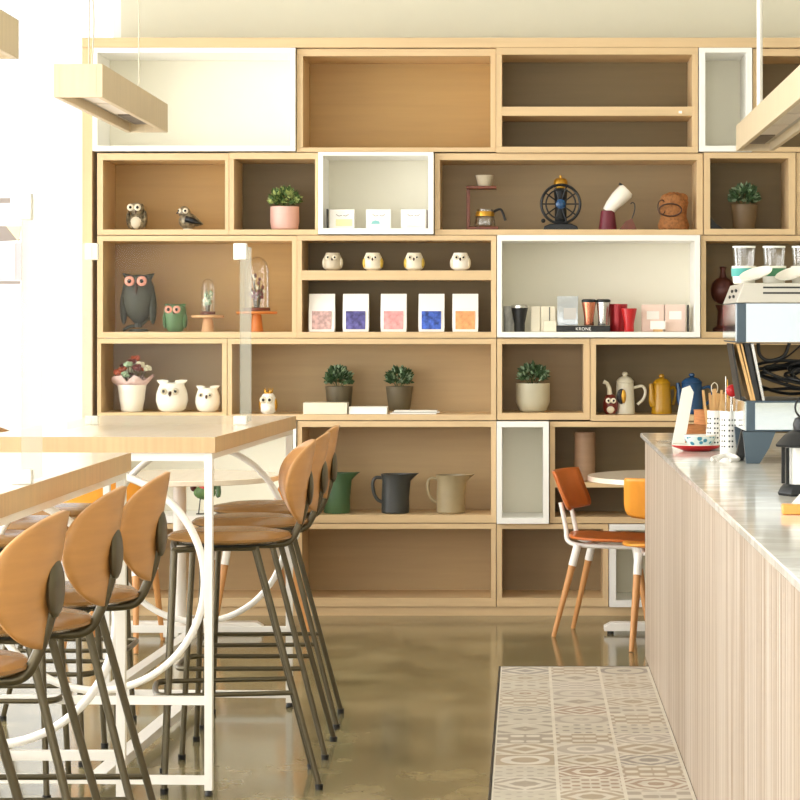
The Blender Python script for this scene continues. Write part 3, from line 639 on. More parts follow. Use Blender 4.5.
MB().box(-.13, .13, -.07, .07, 0, .029).build('tray_body', 'black', t, bevel=.002)
cu = bpy.data.curves.new('lettering', 'FONT'); cu.body = 'KRONE'; cu.size = .021; cu.extrude = .0006; cu.align_x = 'CENTER'; cu.space_character = 1.1
to = bpy.data.objects.new('tmp', cu); C.objects.link(to); dg = bpy.context.evaluated_depsgraph_get(); me = bpy.data.meshes.new_from_object(to.evaluated_get(dg)); bpy.data.objects.remove(to)
me.materials.clear(); me.materials.append(M['paper']); o = bpy.data.objects.new('lettering', me); C.objects.link(o); o.parent = t; o.location = (0, -.0708, .0065); o.rotation_euler = (PI/2, 0, 0)
TZ = .0305
p = base_at(568, .1); t = thing('foil_pouch', 'shiny silver foil pouch standing on the black tray', 'bag', (p[0], p[1], p[2]+TZ))
g = MB(); vs = [[g.v((sx*a, sy*b_, z)) for sx, sy in ((-1, -1), (1, -1), (1, 1), (-1, 1))] for z, a, b_ in ((0, .048, .022), (.03, .05, .024), (.09, .05, .016), (.125, .051, .004), (.142, .051, .002))]
for A, B in zip(vs, vs[1:]):
    for i in range(4): g._f([A[i], A[(i+1) % 4], B[(i+1) % 4], B[i]], 0)
g._f(vs[0][::-1], 0); g._f(vs[-1], 0); g.build('pouch', 'silver_foil', t)
MB().box(-.02, .04, -.0255, -.021, .03, .085).build('label', 'paper_grey', t)
cup('tumbler', 'copper coloured tumbler standing on the black tray', 589.5, .07, .112, 'copper', .1, 'black_metal', .68, z=TZ)
cup('tumbler', 'silver steel tumbler standing on the black tray', 604, .068, .112, 'steel', .1, 'black_metal', .78, z=TZ)
cup('tumbler', 'wide dull crimson tumbler standing right of the black tray', 619, .096, .135, 'red2', .16, None, .85)
cup('tumbler', 'bright red waisted tumbler, in front of the crimson one', 629.5, .076, .113, 'red', .05, None, .62)
for a, c, lab in ((643, 665, 'tall pale pink box, left of the right-hand pair'), (666, 687, 'tall pale pink box, right one of the right-hand pair')):
    t = thing('carton', lab, 'box', base_at((a+c)/2, .13), 0, 'pale boxes at the right of the white cubby')
    MB().box(-(c-a)*S/2, (c-a)*S/2, -.035, .035, 0, .132).build('box_body', 'card_pink', t, bevel=.001)
    MB().box(-.03, .03, -.0358, -.035, .06, .1).build('print', 'paper', t)
t = thing('price_card', 'low white box with tan flap before the pale pink boxes', 'box', base_at(658.5, .06))
MB().box(-.036, .036, -.015, .015, .012, .052).build('box_body', 'paper', t); MB().box(-.022, .022, -.016, .014, 0, .0118).build('stand', 'stick', t)
tag(MB().box(-.003, .003, -.03, .03, 0, .13).build('slit_strip', 'black', loc=base_at(689.3, .1)), 'thin black strip standing at right end of white cubby', 'card')  # strip drawn for the narrow dark slit beside the boxes
tag(MB().box(-.008, .008, -.004, 0, -.006, .006).build('price_tag', 'paper', loc=(X(680, SY), SY-.0192, Z(112.5, SY))), 'tiny white tag stuck on the divider edge of the top row', 'tag')

# dark siphon / grinder behind the machine
t = thing('coffee_mill', 'dark red brown coffee mill with a round body, behind the machine', 'grinder', at(725, 332, .12))
MB().lathe([(.05, 0), (.052, .012), (.03, .03), (.026, .1), (.04, .13), (0, .13)]).build('base', 'rust', t)
MB().ball((0, 0, .2), (.062, .055, .068)).build('body', 'rust', t)
MB().lathe([(.02, .262), (.014, .28), (.012, .3), (.018, .315), (0, .32)]).build('knob', 'rust', t)
MB().tube(smooth_path([(.05, 0, .22), (.09, 0, .24), (.09, 0, .3)], 5), .006, 8).build('crank', 'black_metal', t)

# flower bucket
t = thing('flower_bucket', 'white ribbed bucket of dried flowers in pink paper', 'plant', at(128, 412.5, .12))
MB().lathe([(.05, 0), (.053, .004), (.058, .04), (.06, .044), (.06, .05), (.062, .055), (.066, .1), (.068, .104), (.07, .13), (.066, .13), (.06, .11), (0, .1)]).build('bucket', 'white_cer', t)
g = MB()
ring0 = [(.058*math.cos(a*PI/9), .05*math.sin(a*PI/9), .115) for a in range(18)]
ring1 = [((.1+.02*math.sin(a*1.9))*math.cos(a*PI/9), .075*math.sin(a*PI/9), .165+.02*math.sin(a*2.3)) for a in range(18)]
A = [g.v(p) for p in ring0]; B = [g.v(p) for p in ring1]
for i in range(18): g._f([A[i], A[(i+1) % 18], B[(i+1) % 18], B[i]], 0)
g.build('paper_wrap', 'pink_wrap', t, solid=.0015)
for k in range(16):
    a = k*2.4; rr = .085*math.sqrt((k+.5)/16); x, y = rr*math.cos(a), rr*math.sin(a)*.7; z = random.uniform(.19, .275)-rr*.5
    g = MB(); g.tube([(x*.4, y*.4, .12), (x, y, z)], .0022, 5, m=1)
    for q in range(9):
        b_ = q*2.4; g.ball((x+.012*math.cos(b_), y+.012*math.sin(b_), z+random.uniform(-.008, .01)), (.011, .011, .009), 0, 7)
    g.build('flower', [('flower_or', 'flower_wh', 'flower_dk', 'leaf_grey')[k % 4], 'stem'], t)

# books
def book(name, label, a, c, h, off, d, cover, rz=0, z=0):
    w = (c-a)*S; p = at((a+c)/2, 414.5, off); t = thing(name, label, 'book', (p[0], p[1], p[2]+z), rz)
    MB().box(-w/2+.003, w/2-.001, -d/2+.003, d/2-.003, .002, h-.002).build('pages', 'paper', t)
    g = MB(); g.box(-w/2, w/2, -d/2, d/2, 0, .0018); g.box(-w/2, w/2, -d/2, d/2, h-.0018, h); g.box(-w/2, -w/2+.0025, -d/2, d/2, .0018, h-.0018)
    g.box(-w/2+.0025, w/2, -d/2, -d/2+.0018, .0018, h-.0018) if cover == 'cream' else None
    g.build('cover', cover, t, bevel=.0006)
book('book', 'thick cream book lying in front of the left dark pot', 303, 347, .056, .065, .12, 'cream')
book('magazine', 'white magazine pile lying between the two dark pots', 348.8, 387, .036, .06, .1, 'paper')
for i, (a, c, rz) in enumerate(((389.5, 436, 0), (392, 439, .04), (394, 437, -.03))):
    w = (c-a)*S; p = at((a+c)/2, 414.5, .065)
    tag(MB().box(-w/2, w/2, -.05, .05, 0, .005).build('leaflet', 'paper' if i != 1 else 'paper_grey', loc=(p[0], p[1], p[2]+i*.0062), rot=(0, 0, rz)), ('bottom leaflet of the thin fanned stack before the right pot', 'grey middle leaflet of the thin fanned stack', 'top leaflet of the thin fanned stack')[i], 'paper', 'fanned leaflets')

# jugs
def jug(label, px, py, r, h, mt, off=.12, handle=True):
    t = thing('jug', label, 'jug', at(px, py, off), 0, 'stoneware jugs')
    def sp(p, a):
        z = p[2]/h; k = max(0, math.cos(a))**6*max(0, (z-.72)/.28)**1.5
        return [p[0]+k*.045, p[1]*(1-.3*k), p[2]+k*.004]
    MB().lathe([(r*.93, 0), (r, .006), (r*.98, h*.5), (r*.94, h*.8), (r*1.0, h*.93), (r*1.04, h), (r*.98, h), (r*.9, h*.85), (r*.9, h*.1), (0, h*.08)], fn=sp, seg=36).build('body', mt, t)
    MB().tube(smooth_path([(-r*.95, 0, h*.9), (-r-.028, 0, h*.9), (-r-.042, 0, h*.76), (-r-.036, 0, h*.5), (-r-.018, 0, h*.34), (-r*.95, 0, h*.28)], 5), .0085, 10).build('handle', mt, t)
jug('green stoneware jug, mostly behind the stool backs', 335, 515, .065, .195, 'green_jug')
jug('charcoal stoneware jug, standing in the middle', 394, 515, .068, .19, 'dark_jug')
jug('moss and beige stoneware jug, rightmost of the three', 450, 515, .07, .185, 'moss_jug')
tag(MB().lathe([(.046, 0), (.05, .004), (.051, .228), (.048, .236), (.042, .236), (.042, .03), (0, .03)]).build('vase', 'brown_vase', loc=at(585.5, 482.5, .12)), 'tall brown cylinder vase behind the orange chair', 'vase')

def coffee_pot(label, px, h, rb, rt, mt, spout=-1, cat='coffee pot', handle_m=None, emblem=False, sl=.026, rz=0, hl=1.0):
    t = thing('coffee_pot', label, cat, at(px, 415, .12), math.radians(rz), 'enamel coffee pots')
    MB().lathe([(rb*.96, 0), (rb, .004), (rb*.98, .02), (rt, h*.72), (rt*1.02, h*.74), (rt*.98, h*.75), (0, h*.75)]).build('body', mt, t)
    l = MB().lathe([(rt*1.05, h*.755), (rt*1.02, h*.78), (rt*.7, h*.86), (rt*.25, h*.9), (0, h*.905)]).build('lid', mt, t)
    MB().lathe([(.008, h*.9), (.014, h*.93), (.014, h*.97), (.006, h), (0, h)]).build('knob', mt, l)
    if spout:
        MB().tube(smooth_path([(spout*rb*.85, 0, h*.22), (spout*(rb+sl*.2), 0, h*.34), (spout*(rb+sl*.4), 0, h*.55), (spout*(rb+sl*.75), 0, h*.76)], 5), [.02-.0115*i/15 for i in range(16)], 12).build('spout', mt, t)
    sh = -spout if spout else 1
    MB().tube(smooth_path([(sh*rt*.95, 0, h*.62), (sh*(rt+.035*hl), 0, h*.66), (sh*(rt+.05*hl), 0, h*.54), (sh*(rt+.042*hl), 0, h*.36), (sh*(rb+.012), 0, h*.22)], 6), .0075, 10).build('handle', handle_m or mt, t)
    if emblem:
        e = MB().ball((-.018, -rb*.86, h*.42), (.024, .006, .038)).build('emblem', 'black', t)
        MB().ball((-.008, -rb*.86-.004, h*.42), (.012, .005, .034)).build('emblem_gold_half', 'gold', e)  # gold half of the dark emblem
    return t
coffee_pot('pale grey enamel coffee pot with a dark oval emblem', 626, .205, .049, .042, 'pot_white', 0, emblem=True, hl=1.15)
coffee_pot('mustard yellow enamel coffee pot', 663, .195, .05, .042, 'mustard', sl=.012, rz=24, hl=.7)
coffee_pot('blue enamel coffee pot behind the white card holder', 693.5, .2, .055, .05, 'blue_enamel', sl=.018)

# metal rooster seen under the far tall table
t = thing('rooster_figurine', 'green and red metal bird ornament on thin legs', 'figurine', at(202, 516, .1))
g = MB(); g.ball((0, 0, .105), (.055, .03, .035)); g.build('body', 'leaf', t)
MB().ball((.008, 0, .128), (.04, .026, .018)).build('back_feathers', 'red', t)
MB().tube(smooth_path([(.04, 0, .12), (.06, 0, .15), (.068, 0, .11), (.062, 0, .08)], 4), [.012]*12+[.003], 8).build('tail', 'leaf_dark', t)
MB().ball((-.055, 0, .13), (.016, .014, .02)).build('head', 'rust', t)
for s in (-1, 1): MB().tube([(s*.012-.008, s*.01, .08), (s*.014-.014, s*.012, .004)], .003, 6).build('leg', 'black_metal', t)
MB().box(-.04, .03, -.02, .02, 0, .004).build('foot_plate', 'black_metal', t)

# ---------------------------------------------------------------- tall tables
def tall_table(label, cx, cy, rz):
    t = thing('tall_table', label, 'table', (cx, cy, 0), rz, 'tall tables'); W, Ln, H = .36, .855, 1.07
    MB().box(-W+.002, W-.002, -Ln+.002, Ln-.002, H-.046, H).build('tabletop', 'table_wood', t)
    g = MB(); g.box(-W, W, -Ln, -Ln+.0018, H-.047, H-.0003); g.box(-W, W, Ln-.0018, Ln, H-.047, H-.0003)
    for q in (-W, W-.0018): g.box(q, q+.0018, -Ln+.0018, Ln-.0018, H-.047, H-.0003)
    g.build('edge_band', 'table_edge', t)
    w = .024; i = .01
    for sx in (-1, 1):
        for sy in (-1, 1):
            l = MB().box(sx*(W-i)-(w if sx > 0 else 0), sx*(W-i)+(w if sx < 0 else 0), sy*(Ln-i)-(w if sy > 0 else 0), sy*(Ln-i)+(w if sy < 0 else 0), .018, H-.0475).build('leg', 'white_metal', t, bevel=.001)
            MB().lathe([(.012, 0), (.014, .004), (.008, .018), (0, .018)], (sx*(W-i-w/2), sy*(Ln-i-w/2), 0), 12).build('glider', 'black', l)
    for sy in (-1, 1):
        y0, y1 = sorted((sy*(Ln-i), sy*(Ln-i-w)))
        for z0, z1 in ((H-.0475-w, H-.0475), (.272, .297), (.035, .06)):
            MB().box(-(W-i-w), W-i-w, y0+.002, y1-.002, z0, z1).build('end_rail', 'white_metal', t)
        n = 72; r = .325; MB().tube([(r*math.cos(2*PI*k/n), (y0+y1)/2, .637+r*math.sin(2*PI*k/n)) for k in range(n)], .0115, 10, True).build('ring', 'white_metal', t)
    for sx in (-1, 1):
        MB().box(min(sx*(W-i), sx*(W-i-w)), max(sx*(W-i), sx*(W-i-w)), -(Ln-i-w), Ln-i-w, H-.0475-w*.8, H-.048).build('side_rail', 'white_metal', t)
    for z0, z1, q in ((.274, .296, .02), (.032, .062, .025)):
        MB().box(-q, q, -(Ln-i-w-.001), Ln-i-w-.001, z0, z1).build('stretcher', 'white_metal', t)
    return t
tall_table('near tall pale wood table with white ring legs, at the left edge', -1.03-.36, 5.405, 0)
tall_table('far tall pale wood table with white ring legs, nearer the bookcase', -.884-.36, 7.995, -math.radians(2.6))

# ---------------------------------------------------------------- clear table dividers
def divider(label, cx, cy, x0, x1, wings):
    t = thing('table_divider', label, 'divider', (cx, cy, 1.0708)); x0 -= cx; x1 -= cx; T = .005; H = .6
    MB().box(x0, x1, -T/2, T/2, .002, H).build('front_sheet', 'acrylic', t)
    for x, s, ln, side in wings:
        x -= cx; y0, y1 = (T/2+.001, ln) if s > 0 else (-ln, -T/2-.001)
        MB().box(x-T/2, x+T/2, y0, y1, .002, H).build('side_sheet', 'acrylic_edge', t)
        for z in (.0, H-.05):
            g = MB(); g.box(x-.022, x+.022, -.012, .012, z, z+.055 if z else .03); g.build('corner_joint', 'frosted', t, bevel=.003)
    return t
divider('clear acrylic divider standing on the far tall table', -1.2, 8.0, -1.447, -.952, ((-1.447, -1, .42, 0), (-.952, 1, .3, 0)))
dv = divider('clear acrylic divider with a notice, on the near tall table', -1.25, 5.0, -1.6, -1.05, ((-1.05, 1, .2, 0),))
t = thing('notice_sheet', 'pink and grey paper notice stuck on the clear divider', 'notice', (X(8, 4.99), 4.992, 0))
cx = t.location.x; fx = lambda p: X(p, 4.99)-cx; fz = lambda p: Z(p, 4.99)
MB().box(fx(-40), fx(21), 0, .001, fz(292), fz(205)).build('sheet', 'paper', t)
MB().box(fx(-40), fx(24), 0, .003, fz(203), fz(198)).build('header_bar', 'ink', t)
MB().prism([(fx(-40), fz(226)), (fx(6), fz(226)), (fx(20), fz(240)), (fx(-40), fz(244))], -.001, 0).build('grey_band', 'ink', t)
MB().box(fx(-40), fx(21), -.001, 0, fz(280), fz(243)).build('pink_band', 'pink_print', t)
MB().box(fx(1), fx(15), -.002, -.001, fz(279), fz(243)).build('white_panel', 'paper', t)
MB().prism([(fx(6), fz(226)), (fx(21), fz(226)), (fx(18), fz(241))], -.002, 0).build('fold', 'card_yel', t)
MB().box(fx(-40), fx(20), -.001, 0, fz(284), fz(281)).build('rule_line', 'ink', t)

# ---------------------------------------------------------------- stools
def shell(R, th, hh, zc, tilt, x0, n=14, p=1.0, cut=0):
    """curved leaf shaped plywood back, opening towards -x"""
    g = MB(); V = []
    for j in range(n+1):
        row = []
        for i in range(n+1):
            u, v_ = 2*i/n-1, 2*j/n-1
            a, c = u*math.sqrt(1-v_*v_/2.0), v_*math.sqrt(1-u*u/2.0)
            q = a*(1+.13*c)*th
            z = c*hh; xx = x0-R*(1-math.cos(q))+z*tilt
            row.append(g.v((xx, R*math.sin(q), zc+z)))
        V.append(row)
    for j in range(n):
        for i in range(n): g._f([V[j][i], V[j][i+1], V[j+1][i+1], V[j+1][i]], 0)
    return g
def make_stool():
    t = thing('bar_stool', '', 'stool')
    MB().lathe([(0, .752), (.13, .746), (.17, .742), (.19, .75), (.192, .757), (.18, .766), (.12, .776), (0, .779)], (-.005, 0, 0), 40).build('seat', 'ply_seat', t)
    MB().lathe([(.1, .729), (.15, .733), (.155, .7415), (0, .742)], (-.01, 0, 0), 20).build('seat_plate', 'black', t)
    b_ = shell(.25, .80, .13, .919, .17, .232).build('backrest', 'ply', t, solid=.011)
    g = MB()
    for s in (-1, 1): g.tube([(-.175, s*.125, .725), (-.06, s*.10, .727), (.07, s*.11, .727)], .0095, 8)
    g.tube([(-.175, -.125, .725), (-.178, 0, .725), (-.175, .125, .725)], .0095, 8); g.tube([(.07, -.11, .727), (.07, .11, .727)], .0095, 8)
    g.build('seat_frame', 'bronze', t)
    g = MB(); g.tube(smooth_path([(.05, 0, .727), (.13, 0, .727), (.175, 0, .735), (.2, 0, .77), (.222, 0, .83), (.238, 0, .9)], 6), .0115, 10); g.build('back_tube', 'bronze', t)
    MB().ball((.238, 0, .903), (.014, .054, .057)).build('back_bracket', 'bronze', t)
    for s in (-1, 1):
        a = MB().tube([(-.175, s*.122, .722), (-.206, s*.17, .012)], [.0098, .0092], 10).build('leg', 'bronze', t); MB().lathe([(.012, 0), (.013, .016), (0, .018)], (-.206, s*.17, 0), 12).build('foot_cap', 'black', a)
        a = MB().tube([(.07, s*.108, .722), (.256, s*.17, .012)], [.0098, .0092], 10).build('leg', 'bronze', t); MB().lathe([(.012, 0), (.013, .016), (0, .018)], (.256, s*.17, 0), 12).build('foot_cap', 'black', a)
        MB().tube([(-.193, s*.151, .29), (.182, s*.146, .29)], .0075, 8).build('side_rail', 'bronze', t)
    MB().tube(smooth_path([(-.193, -.151, .29), (-.225, -.12, .29), (-.232, 0, .29), (-.225, .12, .29), (-.193, .151, .29)], 4), .0095, 8).build('footrest', 'bronze', t)
    return t
st = make_stool(); first = True
for x, y, rz, lab, grp in (
    (-.905, 7.38, 9, 'stool at the far table, right side, nearest of that row of three', 'stools on the right of the far table'),
    (-.905, 7.92, 0, 'stool at the far table, right side, middle of that row of three', 'stools on the right of the far table'),
    (-.92, 8.50, 2, 'stool at the far table, right side, closest to the bookcase', 'stools on the right of the far table'),
    (-1.13, 4.56, -2, 'stool at the near table, cut off by the left photo edge', 'stools on the right of the near table'),
    (-1.135, 5.25, 0, 'stool at the near table, middle one of its three wooden backs', 'stools on the right of the near table'),
    (-1.115, 5.76, 2, 'stool at the near table, rightmost of its three wooden backs', 'stools on the right of the near table'),
    (-1.62, 7.25, 180, 'stool on the far side of the far table, nearest the camera', 'stools on the left of the far table'),
    (-1.61, 7.80, 178, 'stool on the far side of the far table, middle of three', 'stools on the left of the far table'),
    (-1.6, 8.35, 180, 'stool on the far side of the far table, nearest the bookcase', 'stools on the left of the far table')):
    o = st if first else copy_tree(st); first = False
    o.location = (x, y, 0); o.rotation_euler = (0, 0, math.radians(rz)); o['label'] = 'wooden shell bar '+lab; o['group'] = grp

# ---------------------------------------------------------------- round tables and low chairs
def round_table(label, cx, cy, H=.72, R=.455):
    t = thing('round_table', label, 'table', (cx, cy, 0), 0, 'round tables')
    MB().lathe([(R-.004, H-.024), (R, H-.022), (R, H-.002), (R-.002, H), (0, H)], seg=64).build('tabletop', 'table_wood', t)
    MB().lathe([(.15, H-.034), (.16, H-.0242), (0, H-.0242)], seg=24).build('mounting_plate', 'white_metal', t)
    MB().lathe([(.03, .045), (.03, H-.034)], seg=20).build('column', 'white_metal', t)
    g = MB(); g.prism([(-.38, .014), (-.38, .035), (-.35, .052), (.35, .052), (.38, .035), (.38, .014)], -.035, .035)
    g.T = Matrix.Rotation(PI/2, 4, 'Z'); g.prism([(-.27, .014), (-.27, .035), (-.25, .0515), (.25, .0515), (.27, .035), (.27, .014)], -.035, .035); g.T = Matrix.Identity(4)
    b_ = g.build('base', 'white_metal', t, bevel=.003)
    for x, y in ((-.35, 0), (.35, 0), (0, .24), (0, -.24)): MB().lathe([(.015, 0), (.015, .0135), (0, .0138)], (x, y, 0), 12).build('glider', 'black', b_)
    return t
round_table('round pale cafe table with white base, beside the counter end', .735, 10.93)
round_table('round pale cafe table with white base, behind the far tall table', -1.58, 10.95)
def low_chair(label, x, y, rz, ply):
    t = thing('low_chair', label, 'chair', (x, y, 0), math.radians(rz), 'low plywood chairs')     # faces +x, back at -x
    g = MB(); n = 12; V = []
    for j in range(n+1):
        row = []
        for i in range(n+1):
            u, v_ = 2*i/n-1, 2*j/n-1
            k = .82+.18*math.sqrt(max(0, 1-abs(v_)**3)); xx = -.2-.07*(v_*.5+.5)+.05*u*u
            row.append(g.v((xx, u*.19*(k if v_ < 0 else (.93+.07*k)), .655+.09*v_*(1-.12*u*u*(1 if v_ < 0 else 0)))))
        V.append(row)
    for j in range(n):
        for i in range(n): g._f([V[j][i], V[j][i+1], V[j+1][i+1], V[j+1][i]], 0)
    g.build('backrest', ply, t, solid=.012)
    g = MB(); V = []
    for j in range(n+1):
        row = []
        for i in range(n+1):
            u, v_ = 2*i/n-1, 2*j/n-1
            a, c = u*math.sqrt(1-v_*v_/2.6), v_*math.sqrt(1-u*u/2.6)
            row.append(g.v((.02+a*.215, c*.205, .446-.018*(1-c*c)*(1-a*a)+.012*a*a*(1 if a < 0 else -1.2))))
        V.append(row)
    for j in range(n):
        for i in range(n): g._f([V[j][i], V[j][i+1], V[j+1][i+1], V[j+1][i]], 0)
    g.build('seat', ply, t, solid=.011)
    for s in (-1, 1):
        MB().tube(smooth_path([(-.226, s*.075, .6), (-.217, s*.075, .56), (-.2, s*.078, .48), (-.19, s*.085, .43), (-.14, s*.1, .412), (-.05, s*.11, .41), (.16, s*.12, .41)], 5), .0105, 10).build('side_frame', 'white_metal', t)
    for xx in (-.1, .14): MB().box(xx-.012, xx+.012, -.105, .105, .405, .418).build('cross_bar', 'white_metal', t)
    for fx_, tx in ((-.235, -.13), (.215, .14)):
        for s in (-1, 1):
            top = Vector((tx, s*.13, .415)); ft = Vector((fx_, s*.16, 0)); md = top.lerp(ft, .2)
            l = MB().tube([md, ft.lerp(top, .001)], [.017, .0105], 12).build('leg', 'leg_wood', t)
            MB().tube([top, md.lerp(ft, .03)], .0185, 12).build('leg_sleeve', 'white_metal', l)
    return t
low_chair('orange plywood chair facing right at the table beside the counter', .395, 10.89, -17, 'orange_ply')
low_chair('amber plywood chair half hidden by the counter end', .628, 10.53, 86, 'amber_ply')
low_chair('light orange plywood chair right of the table behind the stools', -1.26, 11.02, 200, 'amber_ply')
low_chair('light orange plywood chair with its back to us behind the near stools', -1.80, 10.5, 84, 'amber_ply')

# ---------------------------------------------------------------- counter
CX0, CX1, CY0, CY1, CZ = .487, 1.55, 2.6, 10.22, .945
MB_ = MB().box(.506, CX1-.02, CY0+.02, 10.2, 0, CZ-.0205)
t = thing('service_counter', 'long service counter with upright reeded wood front', 'counter', (1.0, 6.4, 0))
MB_.build('counter_body', 'reeded', t, loc=(-1.0, -6.4, 0))
tag(MB().box(CX0, CX1, CY0, CY1, CZ-.02, CZ).build('worktop', 'marble', bevel=.003), 'glossy white marble worktop lying along the counter', 'worktop')
CZ += .0008
def con(px, py):      # a point of the worktop
    Y = (1.4-CZ)*F/(py-326); return ((px-526)*Y/F, Y, CZ)

# plate, bowl, baskets, card
p = con(697, 450.5)
t = thing('plate', 'red and white plate under the patterned bowl', 'plate', p)
MB().lathe([(.05, 0), (.055, .003), (.088, .014), (.093, .02), (.0915, .021), (.085, .0165), (.05, .006), (0, .006)], seg=40).build('dish', 'red', t)
MB().lathe([(.05, .0065), (.085, .0172), (.0935, .0222), (.0935, .024), (.084, .0195), (.05, .0085), (0, .0085)], seg=40).build('rim', 'white_cer', t)
t = thing('patterned_bowl', 'blue and white patterned bowl stacked on the red plate', 'bowl', (p[0]+.01, p[1], CZ+.0095))
MB().lathe([(.035, 0), (.038, .006), (.055, .03), (.059, .045), (.056, .045), (.05, .03), (.03, .01), (0, .01)], seg=32).build('bowl_body', 'bowl', t)
MB().lathe([(.0597, .043), (.0597, .048), (.0555, .048), (.0555, .043)], seg=32).build('rim', 'white_cer', t)
p = con(694.5, 443.5)
tag(MB().lathe([(.05, 0), (.053, .004), (.053, .068), (.055, .074), (.049, .074), (.048, .01), (0, .01)], seg=32).build('rattan_basket', 'rattan', loc=(p[0], p[1], CZ)), 'round rattan basket just behind the patterned bowl', 'basket')
p = con(705, 437)
tag(MB().lathe([(.042, 0), (.045, .004), (.045, .106), (.047, .112), (.041, .112), (.04, .01), (0, .01)], seg=32).build('rattan_basket', 'rattan', loc=(p[0], p[1], CZ)), 'taller rattan basket behind, beside the utensil cylinders', 'basket')
t = thing('menu_card', 'tall slanted white card standing at the counter end', 'sign', con(677, 444.5))
g = MB(); g.prism([(-.02, 0), (.028, 0), (.064, .2), (.05, .226), (.02, .215)], -.006, .006); g.build('card', 'paper', t)
MB().box(-.03, .05, -.03, .03, 0, .004).build('foot', 'clear', t)
t = thing('card_clip', 'clear acrylic dish lying left of the red plate', 'dish', con(664, 443))
MB().lathe([(.02, 0), (.032, .008), (.03, .009), (.018, .003), (0, .003)], seg=20).build('dish_body', 'clear', t)

# perforated holders
def holder(label, px, py, r, h):
    p = con(px, py); t = thing('utensil_holder', label, 'holder', p, 0, 'perforated utensil holders')
    MB().lathe([(r-.002, 0), (r, .002), (r, h), (r-.002, h), (r-.003, .004), (0, .004)], seg=32).build('cylinder', 'white_paint', t)
    g = MB()
    for k in range(14):
        if k % 2: continue
        for dk in (-.17, .17):
            a = 2*PI*k/14+.35+dk
            for q in range(6):
                z = h*(.2+.12*q); g.T = Matrix.Translation((r*math.cos(a), r*math.sin(a), z)) @ Matrix.Rotation(a, 4, 'Z') @ Matrix.Rotation(PI/2, 4, 'Y')
                g.lathe([(.0034, -.0006), (.0034, .0006)], seg=8)
    g.T = Matrix.Identity(4); g.build('perforations', 'black', t)
    return p
p1 = holder('white perforated cylinder holding wooden sticks, the left one', 714.5, 450, .031, .145)
p2 = holder('white perforated cylinder holding spoons, the right one', 729, 455, .032, .155)
for k in range(14):
    a = k*2.4; rr = .02*math.sqrt((k+.5)/14); bx, by = p1[0]+rr*math.cos(a), p1[1]+rr*math.sin(a)
    dx = (bx-p1[0])*1.0+(.008 if k % 3 else -.008)
    tag(MB().bar((bx, by, CZ+.006), (bx+dx*1.1, by+(by-p1[1])*.6, CZ+random.uniform(.2, .225)), .009, .003).build('stirring_stick', 'stick'), 'wooden stirring stick in the left perforated cylinder', 'stick', 'wooden sticks in the left cylinder')
for k, (dx, hh) in enumerate(((-.012, .19), (.0, .2), (.012, .185), (.02, .21))):
    tag(MB().bar((p2[0]+dx*.8, p2[1]+.006*(k % 2), CZ+.006), (p2[0]+dx*1.7, p2[1]+.008*(k % 2), CZ+hh), .009, .003).build('stirring_stick', 'stick'), 'wooden stirring stick in the right perforated cylinder', 'stick', 'wooden sticks in the right cylinder')
t = thing('serving_spoon', 'red handled spoon standing in the right cylinder', 'spoon', (p2[0]+.004, p2[1]-.014, CZ+.005))
MB().tube([(0, 0, 0), (.003, 0, .2)], .003, 8).build('shaft', 'steel', t); MB().ball((.006, 0, .222), (.022, .012, .022)).build('handle', 'red', t)
t = thing('wire_tongs', 'thin wire tongs standing in the right cylinder', 'tongs', (p2[0]-.004, p2[1]+.018, CZ+.006))
MB().tube([(-.004, 0, 0), (-.006, 0, .27)], .0018, 6).build('arm', 'steel', t); MB().tube([(.004, 0, 0), (.0, 0, .26)], .0018, 6).build('arm', 'gold', t)
t = thing('wire_whisk', 'small pale wire whisk loop above the left cylinder', 'whisk', (p1[0]+.002, p1[1]+.024, CZ+.006))
MB().tube([(0, 0, 0), (0, 0, .2)], .0018, 6).build('shaft', 'steel', t); MB().tube([(.012*math.cos(a*PI/8), 0, .22+.02*math.sin(a*PI/8)) for a in range(16)], .0016, 6, True).build('loop', 'cream', t)
p = con(735.5, 452)
t = thing('straw_box', 'upright white box of papers beside the espresso machine', 'box', p)
MB().box(-.012, .03, -.02, .03, 0, .17).build('carton', 'paper', t, bevel=.001)
MB().box(-.008, .026, -.0215, -.02, .08, .15).build('printed_label', 'brown_vase', t)
for i in range(3): MB().box(-.008+.012*i, -.003+.012*i, -.012, .02, .1702, .2-.01*i).build('paper_slip', 'paper', t)
p = con(723, 461)
g = MB(); g.tube(smooth_path([(-.04, -.02, .006), (-.03, .03, .01), (.0, .05, .016), (.03, .02, .02), (.05, -.03, .008), (.02, -.05, .006)], 6), .006, 8); g.tube(smooth_path([(-.02, 0, .006), (.01, .02, .018), (.045, .01, .006)], 6), .008, 8)
tag(g.build('folded_cord', 'white_metal', loc=p), 'bunched white cord lying in front of the cylinders', 'cord')

# espresso machine
mY = 7.9; mx0 = X(737, mY); mx1 = 1.44; mY1 = 8.42
t = thing('espresso_machine', 'large steel espresso machine with slatted cup tray', 'coffee machine', (mx0, mY, CZ))
T = lambda py: Z(py, mY)-CZ
W_ = mx1-mx0; DD = mY1-mY
MB().box(0, .03, 0, DD, T(342.5), T(303)).build('corner_panel', 'slate', t, bevel=.002)
MB().box(.0305, W_, .004, .02, T(342), T(303.5)).build('mirror_panel', 'mirror', t)
MB().box(-.0045, -.0005, .008, DD-.004, T(341), T(304)).build('mirror_panel', 'mirror', t)
MB().box(.0305, W_, .021, DD, T(342), T(303.5)).build('upper_body', 'slate', t)
MB().box(-.006, W_+.005, -.004, .0, T(343.6), T(342.6)).build('trim_strip', 'black', t)
g = MB(); g.prism([(-.004, T(302.8)), (W_+.01, T(302.8)), (W_+.01, T(283)), (.022, T(283))], -.006, DD); g.build('cup_tray', 'satin', t, bevel=.003)
